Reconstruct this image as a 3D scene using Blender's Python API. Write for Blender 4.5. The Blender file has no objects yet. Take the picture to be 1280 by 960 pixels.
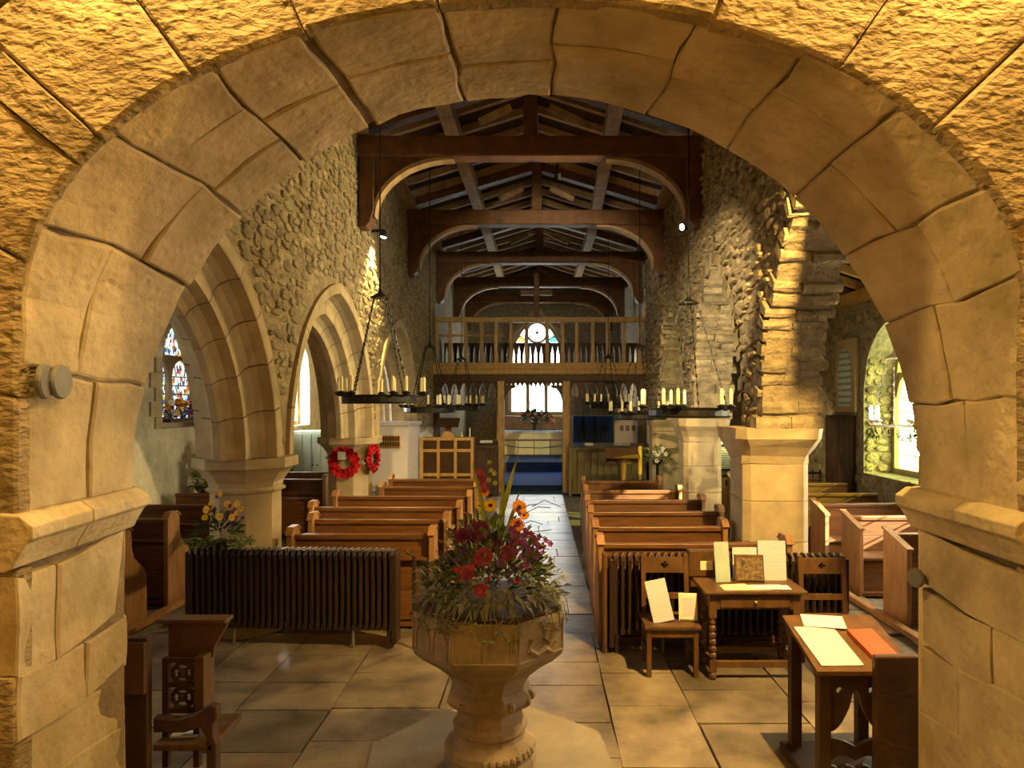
import bpy, math, random
from mathutils import Vector, Matrix, noise
random.seed(7)
PI = math.pi
scn = bpy.context.scene
COL = scn.collection

# ------------------------------------------------------------------ camera
F, VX, VY, H = 850.0, 672.0, 502.0, 2.3          # focal length in pixels, vanishing point, eye height
cam_d = bpy.data.cameras.new('camera'); cam = bpy.data.objects.new('camera', cam_d); COL.objects.link(cam)
cam.location = (0, 0, H); cam.rotation_euler = (PI/2, 0, 0)
cam_d.sensor_width = 36; cam_d.lens = F/1280*36
cam_d.shift_x = -(VX-640)/1280; cam_d.shift_y = (VY-480)/1280
cam_d.clip_start = .05; cam_d.clip_end = 200
scn.camera = cam
scn.view_settings.view_transform = 'Standard'; scn.view_settings.look = 'None'
scn.view_settings.gamma = 1; scn.view_settings.use_curve_mapping = False
scn.view_settings.exposure = 1.0

# ------------------------------------------------------------------ sky, sun and daylight
w = bpy.data.worlds.new('sky'); scn.world = w; w.use_nodes = True
bg = w.node_tree.nodes['Background']; bg.inputs[0].default_value = (.75, .86, 1, 1); bg.inputs[1].default_value = 1.2
def light(name, kind, loc, energy, color, target=None, **kw):
    l = bpy.data.lights.new(name, kind); l.energy = energy; l.color = color
    for k, v in kw.items(): setattr(l, k, v)
    o = bpy.data.objects.new(name, l); COL.objects.link(o); o.location = loc
    if target is not None:
        o.rotation_euler = (Vector(target)-Vector(loc)).to_track_quat('-Z', 'Y').to_euler()
    return o
light('sun', 'SUN', (12, 2, 12), 22.0, (1, .93, .72), (12-1, 2+.6, 12-.5), angle=.009)
WARM = (1, .65, .20)
# spotlights hung inside the building (warm lamps): ringing chamber, west wall of nave
light('tower_lamp_south', 'POINT', (1.7, 2.25, 5.0), 215, WARM, shadow_soft_size=.05)
light('tower_lamp_north', 'POINT', (-1.7, 2.25, 5.0), 215, WARM, shadow_soft_size=.05)
light('nave_spot_south', 'SPOT', (1.95, 3.72, 4.3), 980, WARM, (2.0, 6.9, 0.8), shadow_soft_size=.04, spot_size=1.75, spot_blend=.5)
light('nave_spot_west', 'SPOT', (-.8, 3.72, 4.7), 1300, (1, .80, .45), (2.75, 10.4, 2.9), shadow_soft_size=.04, spot_size=.55, spot_blend=.6)
# area lamps added outside the window openings, some unseen, as soft daylight
light('daylight_north_west', 'AREA', (-6.15, 5.2, 2.5), 14, (1, .9, .66), (-2, 5.6, 1.5), shape='RECTANGLE', size=1.6, size_y=1.8)
light('daylight_north_east', 'AREA', (-6.15, 15.3, 2.6), 300, (.97, .95, .82), (-2, 14.6, 1.5), shape='RECTANGLE', size=2.0, size_y=1.8)
light('daylight_south_west', 'AREA', (6.3, 5.0, 2.4), 30, (1, .88, .58), (2, 5.6, 1.2), shape='RECTANGLE', size=1.4, size_y=1.9)
light('daylight_south', 'AREA', (6.3, 7.75, 2.4), 280, (1, .90, .62), (2, 8.4, 1.2), shape='RECTANGLE', size=1.3, size_y=1.9)
light('daylight_chancel', 'AREA', (3.6, 20.8, 2.7), 150, (1, .95, .82), (-1, 20.5, 1), shape='RECTANGLE', size=1.8, size_y=1.9)

# ------------------------------------------------------------------ helpers
def P(x, y, d):                                    # photo pixel + depth -> point
    return Vector(((x-VX)*d/F, d, H-(y-VY)*d/F))

class MB:
    def __init__(s): s.v = []; s.f = []
    def add(s, vs, fs):
        n = len(s.v); s.v += [tuple(p) for p in vs]; s.f += [tuple(i+n for i in f) for f in fs]; return s
    def box(s, x0, x1, y0, y1, z0, z1):
        vs = [(x0,y0,z0),(x1,y0,z0),(x1,y1,z0),(x0,y1,z0),(x0,y0,z1),(x1,y0,z1),(x1,y1,z1),(x0,y1,z1)]
        return s.add(vs, [(0,3,2,1),(4,5,6,7),(0,1,5,4),(1,2,6,5),(2,3,7,6),(3,0,4,7)])
    def obox(s, c, sx, sy, sz, m):                 # box with a rotation matrix
        c = Vector(c); vs = []
        for z in (-1, 1):
            for x, y in ((-1,-1),(1,-1),(1,1),(-1,1)):
                vs.append(c + m @ Vector((x*sx/2, y*sy/2, z*sz/2)))
        return s.add(vs, [(0,3,2,1),(4,5,6,7),(0,1,5,4),(1,2,6,5),(2,3,7,6),(3,0,4,7)])
    def beam(s, a, b, wdt, hgt, up=(0,0,1)):       # bar from a to b
        a, b = Vector(a), Vector(b); d = (b-a); L = d.length; d.normalize()
        up = Vector(up)
        if abs(d.dot(up)) > .98: up = Vector((0,1,0))
        sx = d.cross(up).normalized(); u = sx.cross(d).normalized()
        m = Matrix((sx, d, u)).transposed()
        return s.obox((a+b)/2, wdt, L, hgt, m)
    def prism(s, poly, fn, lo, hi):                # 2D outline extruded; fn(u, v, t) -> xyz
        n = len(poly)
        vs = [fn(u, v, lo) for u, v in poly] + [fn(u, v, hi) for u, v in poly]
        fs = [tuple(range(n))[::-1], tuple(range(n, 2*n))] + [(i, (i+1) % n, (i+1) % n+n, i+n) for i in range(n)]
        return s.add(vs, fs)
    def lathe(s, prof, seg=12, c=(0,0,0), rot=0, cap=True, apo=False):
        k = 1/math.cos(PI/seg) if apo else 1
        vs = []; fs = []
        for r, z in prof:
            for i in range(seg):
                a = rot+2*PI*i/seg
                vs.append((c[0]+r*k*math.cos(a), c[1]+r*k*math.sin(a), c[2]+z))
        for j in range(len(prof)-1):
            for i in range(seg):
                fs.append((j*seg+i, j*seg+(i+1) % seg, (j+1)*seg+(i+1) % seg, (j+1)*seg+i))
        if cap:
            fs.append(tuple(range(seg))[::-1]); fs.append(tuple(range((len(prof)-1)*seg, len(prof)*seg)))
        return s.add(vs, fs)
    def tube(s, path, r, seg=6, closed=False):
        path = [Vector(p) for p in path]; n = len(path); vs = []; fs = []
        for i, p in enumerate(path):
            if closed: t = path[(i+1) % n]-path[i-1]
            else: t = path[min(i+1, n-1)]-path[max(i-1, 0)]
            t.normalize()
            up = Vector((0,0,1)) if abs(t.z) < .95 else Vector((0,1,0))
            a = t.cross(up).normalized(); b = a.cross(t)
            rr = r[i] if isinstance(r, (list, tuple)) else r
            for k in range(seg):
                q = 2*PI*k/seg; vs.append(p+a*rr*math.cos(q)+b*rr*math.sin(q))
        for i in range(n if closed else n-1):
            for k in range(seg):
                j = (i+1) % n
                fs.append((i*seg+k, i*seg+(k+1) % seg, j*seg+(k+1) % seg, j*seg+k))
        if not closed:
            fs.append(tuple(range(seg))[::-1]); fs.append(tuple(range((n-1)*seg, n*seg)))
        return s.add(vs, fs)
    def ball(s, c, r, seg=8, rings=5, sz=1):
        prof = [(max(r*math.sin(PI*i/rings), .0005), -r*sz*math.cos(PI*i/rings)) for i in range(rings+1)]
        return s.lathe(prof, seg, c)
    def grid(s, fn, nu, nv):
        vs = [fn(i/nu, j/nv) for j in range(nv+1) for i in range(nu+1)]
        fs = [(j*(nu+1)+i, j*(nu+1)+i+1, (j+1)*(nu+1)+i+1, (j+1)*(nu+1)+i) for j in range(nv) for i in range(nu)]
        return s.add(vs, fs)
    def mesh(s, name='mesh', smooth=False):
        me = bpy.data.meshes.new(name); me.from_pydata([tuple(p) for p in s.v], [], s.f); me.validate(); 
        import bmesh
        b = bmesh.new(); b.from_mesh(me); bmesh.ops.recalc_face_normals(b, faces=b.faces); b.to_mesh(me); b.free()
        if smooth:
            for p in me.polygons: p.use_smooth = True
        return me
    def build(s, name, mat, parent=None, smooth=False, bevel=0, kind=None):
        o = bpy.data.objects.new(name, s.mesh(name, smooth)); COL.objects.link(o)
        o.data.materials.append(mat)
        if parent is not None:
            o.parent = parent
            if parent.get('_w'): o.matrix_parent_inverse = Matrix.Translation(-parent.location)
        if bevel:
            m = o.modifiers.new('bevel', 'BEVEL'); m.width = bevel; m.segments = 2; m.limit_method = 'ANGLE'; m.angle_limit = .6
        if kind: o['kind'] = kind
        return o

WORLD_STYLE = []
def thing(name, label, cat, loc=(0,0,0), rotz=0, group=None, world=False):
    o = bpy.data.objects.new(name, None); COL.objects.link(o); o.location = loc; o.rotation_euler = (0, 0, rotz)
    o.empty_display_size = .1
    o['label'] = label; o['category'] = cat
    if group: o['group'] = group
    if world: o['_w'] = 1; WORLD_STYLE.append(o)
    return o
def tag(o, label, cat, group=None):
    o['label'] = label; o['category'] = cat
    if group: o['group'] = group
    return o
def struct(o, label=None):
    o['kind'] = 'structure'
    if label: o['label'] = label
    return o
def inst(name, mesh, mat, parent, loc, rot=(0,0,0), scale=(1,1,1)):
    o = bpy.data.objects.new(name, mesh); COL.objects.link(o)
    if not mesh.materials: mesh.materials.append(mat)
    o.parent = parent; o.location = loc; o.rotation_euler = rot; o.scale = scale
    if parent is not None and parent.get('_w'): o.matrix_parent_inverse = Matrix.Translation(-parent.location)
    return o
def dup(root, loc, rotz=0, label=None, group=None):
    ch = {}
    for o in ALLKIDS(root): ch.setdefault(o.parent, []).append(o)
    def cp(o, par):
        c = o.copy(); COL.objects.link(c); c.parent = par
        for k in ch.get(o, []): cp(k, c)
        return c
    r = cp(root, None); r.location = loc; r.rotation_euler = (0, 0, rotz)
    if label: r['label'] = label
    if group: r['group'] = group
    return r
def ALLKIDS(root):
    out = []; st = [root]
    while st:
        o = st.pop()
        for c in o.children: out.append(c); st.append(c)
    return out

# ------------------------------------------------------------------ materials
def mat(name, base, rough=.8, var=.3, scale=6, stretch=(1,1,1), bump=.3, bscale=None, bdist=.02, rnd=.0, brot=0, pits=0, base2=None, spec=.3, metal=0, coord='pos', detail=6, bstretch=None, emit=None):
    m = bpy.data.materials.new(name); m.use_nodes = True; nt = m.node_tree; N = nt.nodes; L = nt.links
    b = N['Principled BSDF']; b.inputs['Roughness'].default_value = rough; b.inputs['Metallic'].default_value = metal
    b.inputs['Specular IOR Level'].default_value = spec
    if coord == 'pos': src = N.new('ShaderNodeNewGeometry').outputs['Position']
    else: src = N.new('ShaderNodeTexCoord').outputs['Object']
    mp = N.new('ShaderNodeMapping'); L.new(src, mp.inputs[0]); mp.inputs['Scale'].default_value = stretch
    n = N.new('ShaderNodeTexNoise'); n.inputs['Scale'].default_value = scale; n.inputs['Detail'].default_value = detail; n.inputs['Roughness'].default_value = .6
    L.new(mp.outputs[0], n.inputs['Vector'])
    r = N.new('ShaderNodeValToRGB'); L.new(n.outputs['Fac'], r.inputs[0])
    c2 = base2 or tuple(min(1, c*(1+var)) for c in base); c1 = tuple(c*(1-var) for c in base)
    r.color_ramp.elements[0].position = .3; r.color_ramp.elements[1].position = .7
    r.color_ramp.elements[0].color = (*c1, 1); r.color_ramp.elements[1].color = (*c2, 1)
    out = r.outputs[0]
    if rnd:
        oi = N.new('ShaderNodeObjectInfo'); mr = N.new('ShaderNodeMapRange'); L.new(oi.outputs['Random'], mr.inputs[0])
        mr.inputs['To Min'].default_value = 1-rnd; mr.inputs['To Max'].default_value = 1+rnd
        hs = N.new('ShaderNodeHueSaturation'); L.new(out, hs.inputs['Color']); L.new(mr.outputs[0], hs.inputs['Value']); out = hs.outputs[0]
    L.new(out, b.inputs['Base Color'])
    if bump:
        mp2 = N.new('ShaderNodeMapping'); L.new(src, mp2.inputs[0]); mp2.inputs['Scale'].default_value = bstretch or stretch; mp2.inputs['Rotation'].default_value = (0, brot, 0)
        n2 = N.new('ShaderNodeTexNoise'); n2.inputs['Scale'].default_value = bscale or scale*4; n2.inputs['Detail'].default_value = 5; L.new(mp2.outputs[0], n2.inputs['Vector'])
        bp = N.new('ShaderNodeBump'); bp.inputs['Strength'].default_value = bump; bp.inputs['Distance'].default_value = bdist
        hgt = n2.outputs['Fac']
        if pits:
            vo = N.new('ShaderNodeTexVoronoi'); vo.inputs['Scale'].default_value = pits; L.new(src, vo.inputs['Vector'])
            mm = N.new('ShaderNodeMath'); mm.operation = 'SMOOTH_MIN'; mm.inputs[1].default_value = .28; mm.inputs[2].default_value = .1; L.new(vo.outputs['Distance'], mm.inputs[0])
            ad = N.new('ShaderNodeMath'); ad.operation = 'MULTIPLY_ADD'; ad.inputs[1].default_value = 1.6; L.new(mm.outputs[0], ad.inputs[0]); L.new(hgt, ad.inputs[2]); hgt = ad.outputs[0]
        L.new(hgt, bp.inputs['Height']); L.new(bp.outputs[0], b.inputs['Normal'])
    if emit:
        b.inputs['Emission Color'].default_value = (*emit[0], 1); b.inputs['Emission Strength'].default_value = emit[1]
    return m
M = {}
M['ashlar'] = mat('ashlar', (.40,.30,.155), .9, .30, 2.4, bump=.55, bscale=16, bdist=.03, rnd=.08, base2=(.55,.43,.245), pits=11, detail=10)
M['tooled'] = mat('tooled', (.30,.215,.105), .9, .3, 5, bump=.9, bscale=13, bdist=.05, rnd=.12, bstretch=(1.2,1,2.4), brot=-.35, pits=14)
M['mortar'] = mat('mortar', (.20,.145,.08), .95, .3, 8, bump=.5, bscale=40)
M['rubble'] = mat('rubble', (.30,.225,.12), .95, .45, 7, bump=.9, bscale=22, bdist=.03, rnd=.25, base2=(.42,.33,.19))
M['rubble_mortar'] = mat('rubble_mortar', (.30,.225,.125), .95, .35, 9, bump=.8, bscale=30, bdist=.03)
M['limestone'] = mat('limestone', (.42,.32,.18), .9, .2, 4, bump=.06, bscale=35, bdist=.015, rnd=.08)
M['pale_wall'] = mat('pale_wall', (.55,.47,.31), .92, .25, 5, bump=.6, bscale=18, bdist=.03)
M['grey_wall'] = mat('grey_wall', (.27,.225,.145), .92, .4, 9, bump=.8, bscale=18, bdist=.04)
M['flag'] = mat('flag', (.13,.098,.066), .36, .45, 2.6, bump=.3, bscale=14, bdist=.012, rnd=.3, base2=(.28,.215,.145), spec=.45)
M['flag_gap'] = mat('flag_gap', (.14,.11,.075), .9, .3, 9)
M['slab'] = mat('slab', (.235,.195,.15), .8, .15, 4, bump=.1)
M['fontstone'] = mat('fontstone', (.24,.175,.105), .85, .3, 7, bump=.3, bscale=30, bdist=.012)
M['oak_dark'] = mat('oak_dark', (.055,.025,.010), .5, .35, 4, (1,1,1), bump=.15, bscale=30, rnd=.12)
M['roof_wood'] = mat('roof_wood', (.13,.06,.024), .6, .35, 5, (1,.35,1), bump=.2, rnd=.12)
M['roof_board'] = mat('roof_board', (.045,.024,.012), .75, .35, 5, (1,1,1), bump=.2, rnd=.15)
M['rafter'] = mat('rafter', (.40,.27,.135), .7, .3, 5, bump=.2, rnd=.1)  # albedo raised to stand in for warm uplight on the roof timbers
M['pew'] = mat('pew', (.135,.054,.016), .38, .4, 3, (1,4,9), bump=.1, bscale=20, rnd=.1, spec=.5)
M['pew_end'] = mat('pew_end', (.28,.135,.048), .42, .3, 3, (4,4,1), bump=.1, bscale=20, rnd=.08, spec=.5)
M['pew_north'] = mat('pew_north', (.12,.045,.018), .42, .35, 3, (1,4,9), bump=.1, bscale=20, rnd=.1)
M['oak_mid'] = mat('oak_mid', (.10,.047,.016), .42, .35, 4, (3,3,1), bump=.1, rnd=.05)
M['oak_gold'] = mat('oak_gold', (.36,.23,.085), .5, .3, 5, (3,3,1), bump=.1)  # lifted base colour carries some of the warm spotlight on the loft
M['iron'] = mat('iron', (.025,.022,.018), .45, .3, 20, bump=.2, metal=.6)
M['radiator'] = mat('radiator', (.036,.020,.012), .45, .2, 10, bump=.05, metal=.25)
M['pipe'] = mat('pipe', (.30,.26,.20), .35, .15, 10, bump=0, metal=.7)
M['wax'] = mat('wax', (.85,.72,.42), .5, .08, 10, bump=0)
M['paper'] = mat('paper', (.60,.56,.58), .8, .04, 10, bump=0)
M['cream'] = mat('cream', (.78,.66,.38), .8, .06, 10, bump=0)
M['white'] = mat('white', (.75,.73,.68), .6, .05, 10, bump=0)
M['grey_metal'] = mat('grey_metal', (.17,.16,.13), .5, .1, 10, bump=0, metal=.3)
M['brass'] = mat('brass', (.55,.38,.12), .35, .15, 10, bump=0, metal=.9)
M['red'] = mat('red', (.55,.012,.02), .6, .3, 20, bump=.1, rnd=.2)
M['redbook'] = mat('redbook', (.38,.07,.02), .6, .12, 12, bump=.05)
M['black'] = mat('black', (.012,.012,.012), .7, .2, 10, bump=0)
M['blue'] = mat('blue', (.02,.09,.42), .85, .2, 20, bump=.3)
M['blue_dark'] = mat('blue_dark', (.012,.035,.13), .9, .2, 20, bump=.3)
M['teal'] = mat('teal', (.02,.07,.12), .9, .2, 20, bump=.3)
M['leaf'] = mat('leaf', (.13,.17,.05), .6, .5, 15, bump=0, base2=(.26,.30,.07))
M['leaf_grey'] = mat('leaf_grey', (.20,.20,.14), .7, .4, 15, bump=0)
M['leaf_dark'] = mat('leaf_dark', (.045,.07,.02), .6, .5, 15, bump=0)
M['blade'] = mat('blade', (.34,.38,.08), .5, .3, 10, bump=0)
M['pink'] = mat('pink', (.32,.05,.10), .7, .35, 30, bump=0, rnd=.2)
M['magenta'] = mat('magenta', (.22,.03,.13), .7, .3, 30, bump=0, rnd=.2)
M['purple'] = mat('purple', (.16,.06,.20), .7, .35, 30, bump=0, rnd=.25)
M['orange'] = mat('orange', (.80,.30,.03), .7, .25, 30, bump=0, rnd=.15)
M['yellow'] = mat('yellow', (.80,.55,.05), .7, .25, 30, bump=0, rnd=.15)
M['petal_white'] = mat('petal_white', (.75,.68,.55), .7, .1, 30, bump=0)
M['pine'] = mat('pine', (.50,.30,.10), .6, .25, 4, (3,3,1), bump=.1)
M['green_panel'] = mat('green_panel', (.34,.40,.32), .6, .1, 5, bump=0)
M['pale_panel'] = mat('pale_panel', (.16,.13,.06), .6, .3, 5, (3,3,1), bump=.1)

def emis(name, col, st, clear=True, tex=None, tint=None):
    m = bpy.data.materials.new(name); m.use_nodes = True; nt = m.node_tree; N = nt.nodes; L = nt.links
    for n in list(N): N.remove(n)
    o = N.new('ShaderNodeOutputMaterial'); e = N.new('ShaderNodeEmission'); e.inputs[0].default_value = (*col, 1); e.inputs[1].default_value = st
    if tex:
        g = N.new('ShaderNodeNewGeometry'); mp = N.new('ShaderNodeMapping'); mp.inputs['Scale'].default_value = tex[1]; L.new(g.outputs['Position'], mp.inputs[0])
        v = N.new('ShaderNodeTexVoronoi'); v.inputs['Scale'].default_value = tex[0]; L.new(mp.outputs[0], v.inputs['Vector'])
        r = N.new('ShaderNodeValToRGB'); r.color_ramp.interpolation = 'CONSTANT'
        sp = N.new('ShaderNodeSeparateColor'); L.new(v.outputs['Color'], sp.inputs[0]); L.new(sp.outputs[0], r.inputs[0])
        cols = tex[2]; els = r.color_ramp.elements
        while len(els) < len(cols): els.new(.5)
        for i, c in enumerate(cols): els[i].position = i/len(cols); els[i].color = (*c, 1)
        L.new(r.outputs[0], e.inputs[0])
    if clear:
        t = N.new('ShaderNodeBsdfTransparent'); t.inputs[0].default_value = (*(tint or (1,1,1)), 1)
        a = N.new('ShaderNodeAddShader'); L.new(e.outputs[0], a.inputs[0]); L.new(t.outputs[0], a.inputs[1]); L.new(a.outputs[0], o.inputs[0])
    else: L.new(e.outputs[0], o.inputs[0])
    return m
M['glass_day'] = emis('glass_day', (.95,1,.93), 3.0)
M['glass_south'] = emis('glass_south', (.95,1,.5), 2.2, tint=(.42,.46,.2))
M['glass_chancel'] = emis('glass_chancel', (1,.98,.9), 1.0, tint=(.2,.2,.17))
M['glass_dim'] = emis('glass_dim', (1,.95,.8), .25)
M['glass_blue'] = emis('glass_blue', (.75,.82,1), 1.6)
M['glass_yellow'] = emis('glass_yellow', (1,.8,.1), 1.2, clear=False)
M['glass_green'] = emis('glass_green', (.1,.8,.45), 1.0, clear=False)
M['stained'] = emis('stained', (1,1,1), .75, clear=False, tex=(26, (1,1,.6), [(.75,.85,.9),(.04,.07,.16),(.55,.75,.8),(.5,.08,.03),(.85,.9,.7),(.08,.2,.3),(.55,.5,.12),(.8,.85,.9),(.05,.05,.05)]))
M['bulb'] = emis('bulb', (1,.85,.5), 25, clear=False)
M['tubelight'] = emis('tubelight', (1,.97,.9), 6, clear=False)
M['goldlamp'] = emis('goldlamp', (1,.8,.3), 6, clear=False)

def print_mat(name, paper, ink, rows, lw=.35):     # lines of print on a sheet (object coordinates, v axis = z)
    m = bpy.data.materials.new(name); m.use_nodes = True; nt = m.node_tree; N = nt.nodes; L = nt.links; b = N['Principled BSDF']
    b.inputs['Roughness'].default_value = .8
    tc = N.new('ShaderNodeTexCoord'); mp = N.new('ShaderNodeMapping'); L.new(tc.outputs['Generated'], mp.inputs[0])
    wv = N.new('ShaderNodeTexWave'); wv.bands_direction = 'Z' if rows > 0 else 'Y'; wv.inputs['Scale'].default_value = abs(rows)/3.2; wv.inputs['Distortion'].default_value = 0
    L.new(mp.outputs[0], wv.inputs[0])
    ns = N.new('ShaderNodeTexNoise'); ns.inputs['Scale'].default_value = 16; L.new(mp.outputs[0], ns.inputs[0])
    mu = N.new('ShaderNodeMath'); mu.operation = 'MULTIPLY'; L.new(wv.outputs['Fac'], mu.inputs[0]); L.new(ns.outputs['Fac'], mu.inputs[1])
    r = N.new('ShaderNodeValToRGB'); r.color_ramp.elements[0].position = lw; r.color_ramp.elements[1].position = lw+.06
    r.color_ramp.elements[0].color = (*paper, 1); r.color_ramp.elements[1].color = (*ink, 1)
    L.new(mu.outputs[0], r.inputs[0]); L.new(r.outputs[0], b.inputs['Base Color']); return m
M['print'] = print_mat('print', (.58,.53,.56), (.42,.37,.38), 22)
M['print_flat'] = print_mat('print_flat', (.52,.46,.50), (.38,.33,.34), -24)
M['notice'] = print_mat('notice', (.50,.55,.50), (.2,.25,.25), 9, .3)
# ------------------------------------------------------------------ STRUCTURE
def strip_wall(mb, fn, s0, s1, zb, zt, holes, step=.12):
    """wall with openings; fn(s, z, t) -> xyz with t = 0 inner face, 1 outer face; hole = (sa, sb, zlo, zhi(s))"""
    cuts = {s0, s1}
    for h in holes: cuts |= {h[0], h[1]}
    cuts = sorted(c for c in cuts if s0 <= c <= s1); ss = []
    for a, b in zip(cuts, cuts[1:]):
        n = max(1, round((b-a)/step)) if any(h[0] < (a+b)/2 < h[1] for h in holes) else 1
        ss += [a+(b-a)*i/n for i in range(n)]
    ss.append(cuts[-1])
    ev = lambda z, s: z(s) if callable(z) else z
    def q(*pts): mb.add(pts, [tuple(range(len(pts)))])
    def slab(a, b, za0, za1, zb0, zb1):            # za bottom at a/b, zb top at a/b
        for t in (0, 1): q(fn(a,za0,t), fn(b,za1,t), fn(b,zb1,t), fn(a,zb0,t))
    for a, b in zip(ss, ss[1:]):
        mid = (a+b)/2; h = [h for h in holes if h[0] < mid < h[1]]
        e = 1e-5
        if not h: slab(a, b, ev(zb,a), ev(zb,b), ev(zt,a), ev(zt,b)); continue
        h = h[0]; ha, hb = ev(h[3], a+e), ev(h[3], b-e)
        if h[2] > zb:
            slab(a, b, zb, zb, h[2], h[2]); q(fn(a,h[2],0), fn(b,h[2],0), fn(b,h[2],1), fn(a,h[2],1))
        slab(a, b, ha, hb, ev(zt,a), ev(zt,b)); q(fn(a,ha,0), fn(b,hb,0), fn(b,hb,1), fn(a,ha,1))
    for h in holes:
        for s, e in ((h[0], 1e-5), (h[1], -1e-5)):
            z1 = ev(h[3], s+e)
            zl_ = max(h[2], ev(zb, s))
            if z1 > zl_+1e-3: q(fn(s,zl_,0), fn(s,z1,0), fn(s,z1,1), fn(s,zl_,1))
    q(fn(s0,ev(zb,s0),0), fn(s0,ev(zt,s0),0), fn(s0,ev(zt,s0),1), fn(s0,ev(zb,s0),1)); q(fn(s1,ev(zb,s1),0), fn(s1,ev(zt,s1),0), fn(s1,ev(zt,s1),1), fn(s1,ev(zb,s1),1))
    return mb
def parch(c, a, zs, za):
    h = za-zs; R = (a*a+h*h)/(2*a)
    def z(s):
        x = abs(s-c)
        return zs+math.sqrt(max(0, R*R-(x+R-a)**2)) if x < a else zs
    return z
rnd = random.uniform
def eg(a, n):                                       # grid parameter with a narrow border cell, so stone arrises stay crisp
    return 0 if a < 1e-6 else 1 if a > 1-1e-6 else .025+.95*(a-1/n)/(1-2/n)

# ---- rubble stones: shared irregular block meshes (x = out of the wall, y, z in wall plane, unit size)
def stone_mesh(i, seg=7):
    r = random.Random(100+i); mb = MB(); a0 = r.uniform(0, 1); outer = []; inner = []
    for k in range(8):
        q = 2*PI*(k+.5)/8; c, s = math.cos(q), math.sin(q); m = max(abs(c), abs(s))
        rr = (.5/m)*r.uniform(.82, 1.0)
        outer.append((0, c*rr, s*rr)); k2 = r.uniform(.74, .86); inner.append((r.uniform(.75, 1), c*rr*k2, s*rr*k2))
    vs = outer+inner+[(r.uniform(.95, 1.2), r.uniform(-.1, .1), r.uniform(-.1, .1))]
    fs = [(k, (k+1) % 8, (k+1) % 8+8, k+8) for k in range(8)]+[(k+8, (k+1) % 8+8, 16) for k in range(8)]
    return mb.add(vs, fs).mesh('stone')
STONES = [stone_mesh(i) for i in range(9)]
def rubble(wall, regions, place, outside, hrange, lrange, depth, sort, nmax=300, seed=1, mt=None):
    """place(s, z) -> (point, rotz) of the wall face; outside(s0, s1, z0, z1) -> True when the stone fits"""
    r = random.Random(seed); L = []
    for s0, s1, z0, z1 in regions:
        z = z0
        while z < z1:
            h = r.uniform(*hrange); s = s0+r.uniform(-.2, 0)
            while s < s1:
                l = r.uniform(*lrange)
                if outside(s, s+l, z, z+h): L.append((s+l/2, z+h/2+r.uniform(-.03, .03), l*r.uniform(.85, 1.15), h*r.uniform(.6, 1.3), depth*r.uniform(.3, 1.5), r.uniform(-.2, .2), r.randrange(len(STONES))))
                s += l
            z += h
    L.sort(key=sort)
    rest = MB()
    for i, (s, z, l, h, dp, tilt, k) in enumerate(L):
        p, rz = place(s, z)
        if i < nmax: inst('stone', STONES[k], mt or M['rubble'], wall, p, (tilt, 0, rz), (dp, l*1.06, h*1.08))
        else:
            m = Matrix.Translation(p) @ Matrix.Rotation(rz, 4, 'Z') @ Matrix.Rotation(tilt, 4, 'X') @ Matrix.Diagonal((dp, l*1.06, h*1.08, 1))
            me = STONES[k]; rest.add([m @ v.co for v in me.vertices], [tuple(f.vertices) for f in me.polygons])
    if rest.v: o = rest.build('rubble_stones', mt or M['rubble'], wall); o['kind'] = 'stuff'
for me in STONES: me.materials.append(M['rubble'])

# ---- floor with flagstones
fl = struct(MB().box(-6, 6.2, -1.6, 26, -.25, -.03).build('floor', M['flag_gap']))
FLAG = []
for i in range(6):
    r = random.Random(40+i); mb = MB(); pts = [(-.5,-.5),(.5,-.5),(.5,.5),(-.5,.5)]
    mb.prism([(x+r.uniform(-.012,.012), y+r.uniform(-.012,.012)) for x, y in pts], lambda u, v, t: (u, v, t), -.045, 0); FLAG.append(mb.mesh('flagstone'))
def flags(x0, x1, y0, y1, rows, lens, seed, along=True, zj=.004):
    r = random.Random(seed); n = 0
    A0, A1, B0, B1 = (x0, x1, y0, y1) if along else (y0, y1, x0, x1)
    a = A0
    while a < A1-.05:
        h = min(r.uniform(*rows), A1-a); h = h if A1-a-h > .2 else A1-a; b = B0
        while b < B1-.05:
            l = min(r.uniform(*lens), B1-b); l = l if B1-b-l > .2 else B1-b
            cx, cy, sx, sy = (a+h/2, b+l/2, h, l) if along else (b+l/2, a+h/2, l, h)
            inst('flagstone', FLAG[n % 6], M['flag'], fl, (cx, cy, r.uniform(-zj, zj)*.6), (r.uniform(-.003,.003), r.uniform(-.003,.003), 0), (sx-.012, sy-.012, 1))
            b += l; n += 1
        a += h
flags(-3.9, 3.3, 3.62, 6.75, (.5, .85), (.45, 1.0), 3)
flags(-1.1, .62, 6.75, 17, (.45, .7), (.45, .9), 5, along=False)
flags(2.75, 3.85, 6.75, 13, (.6, 1.0), (.5, .8), 8)

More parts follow.
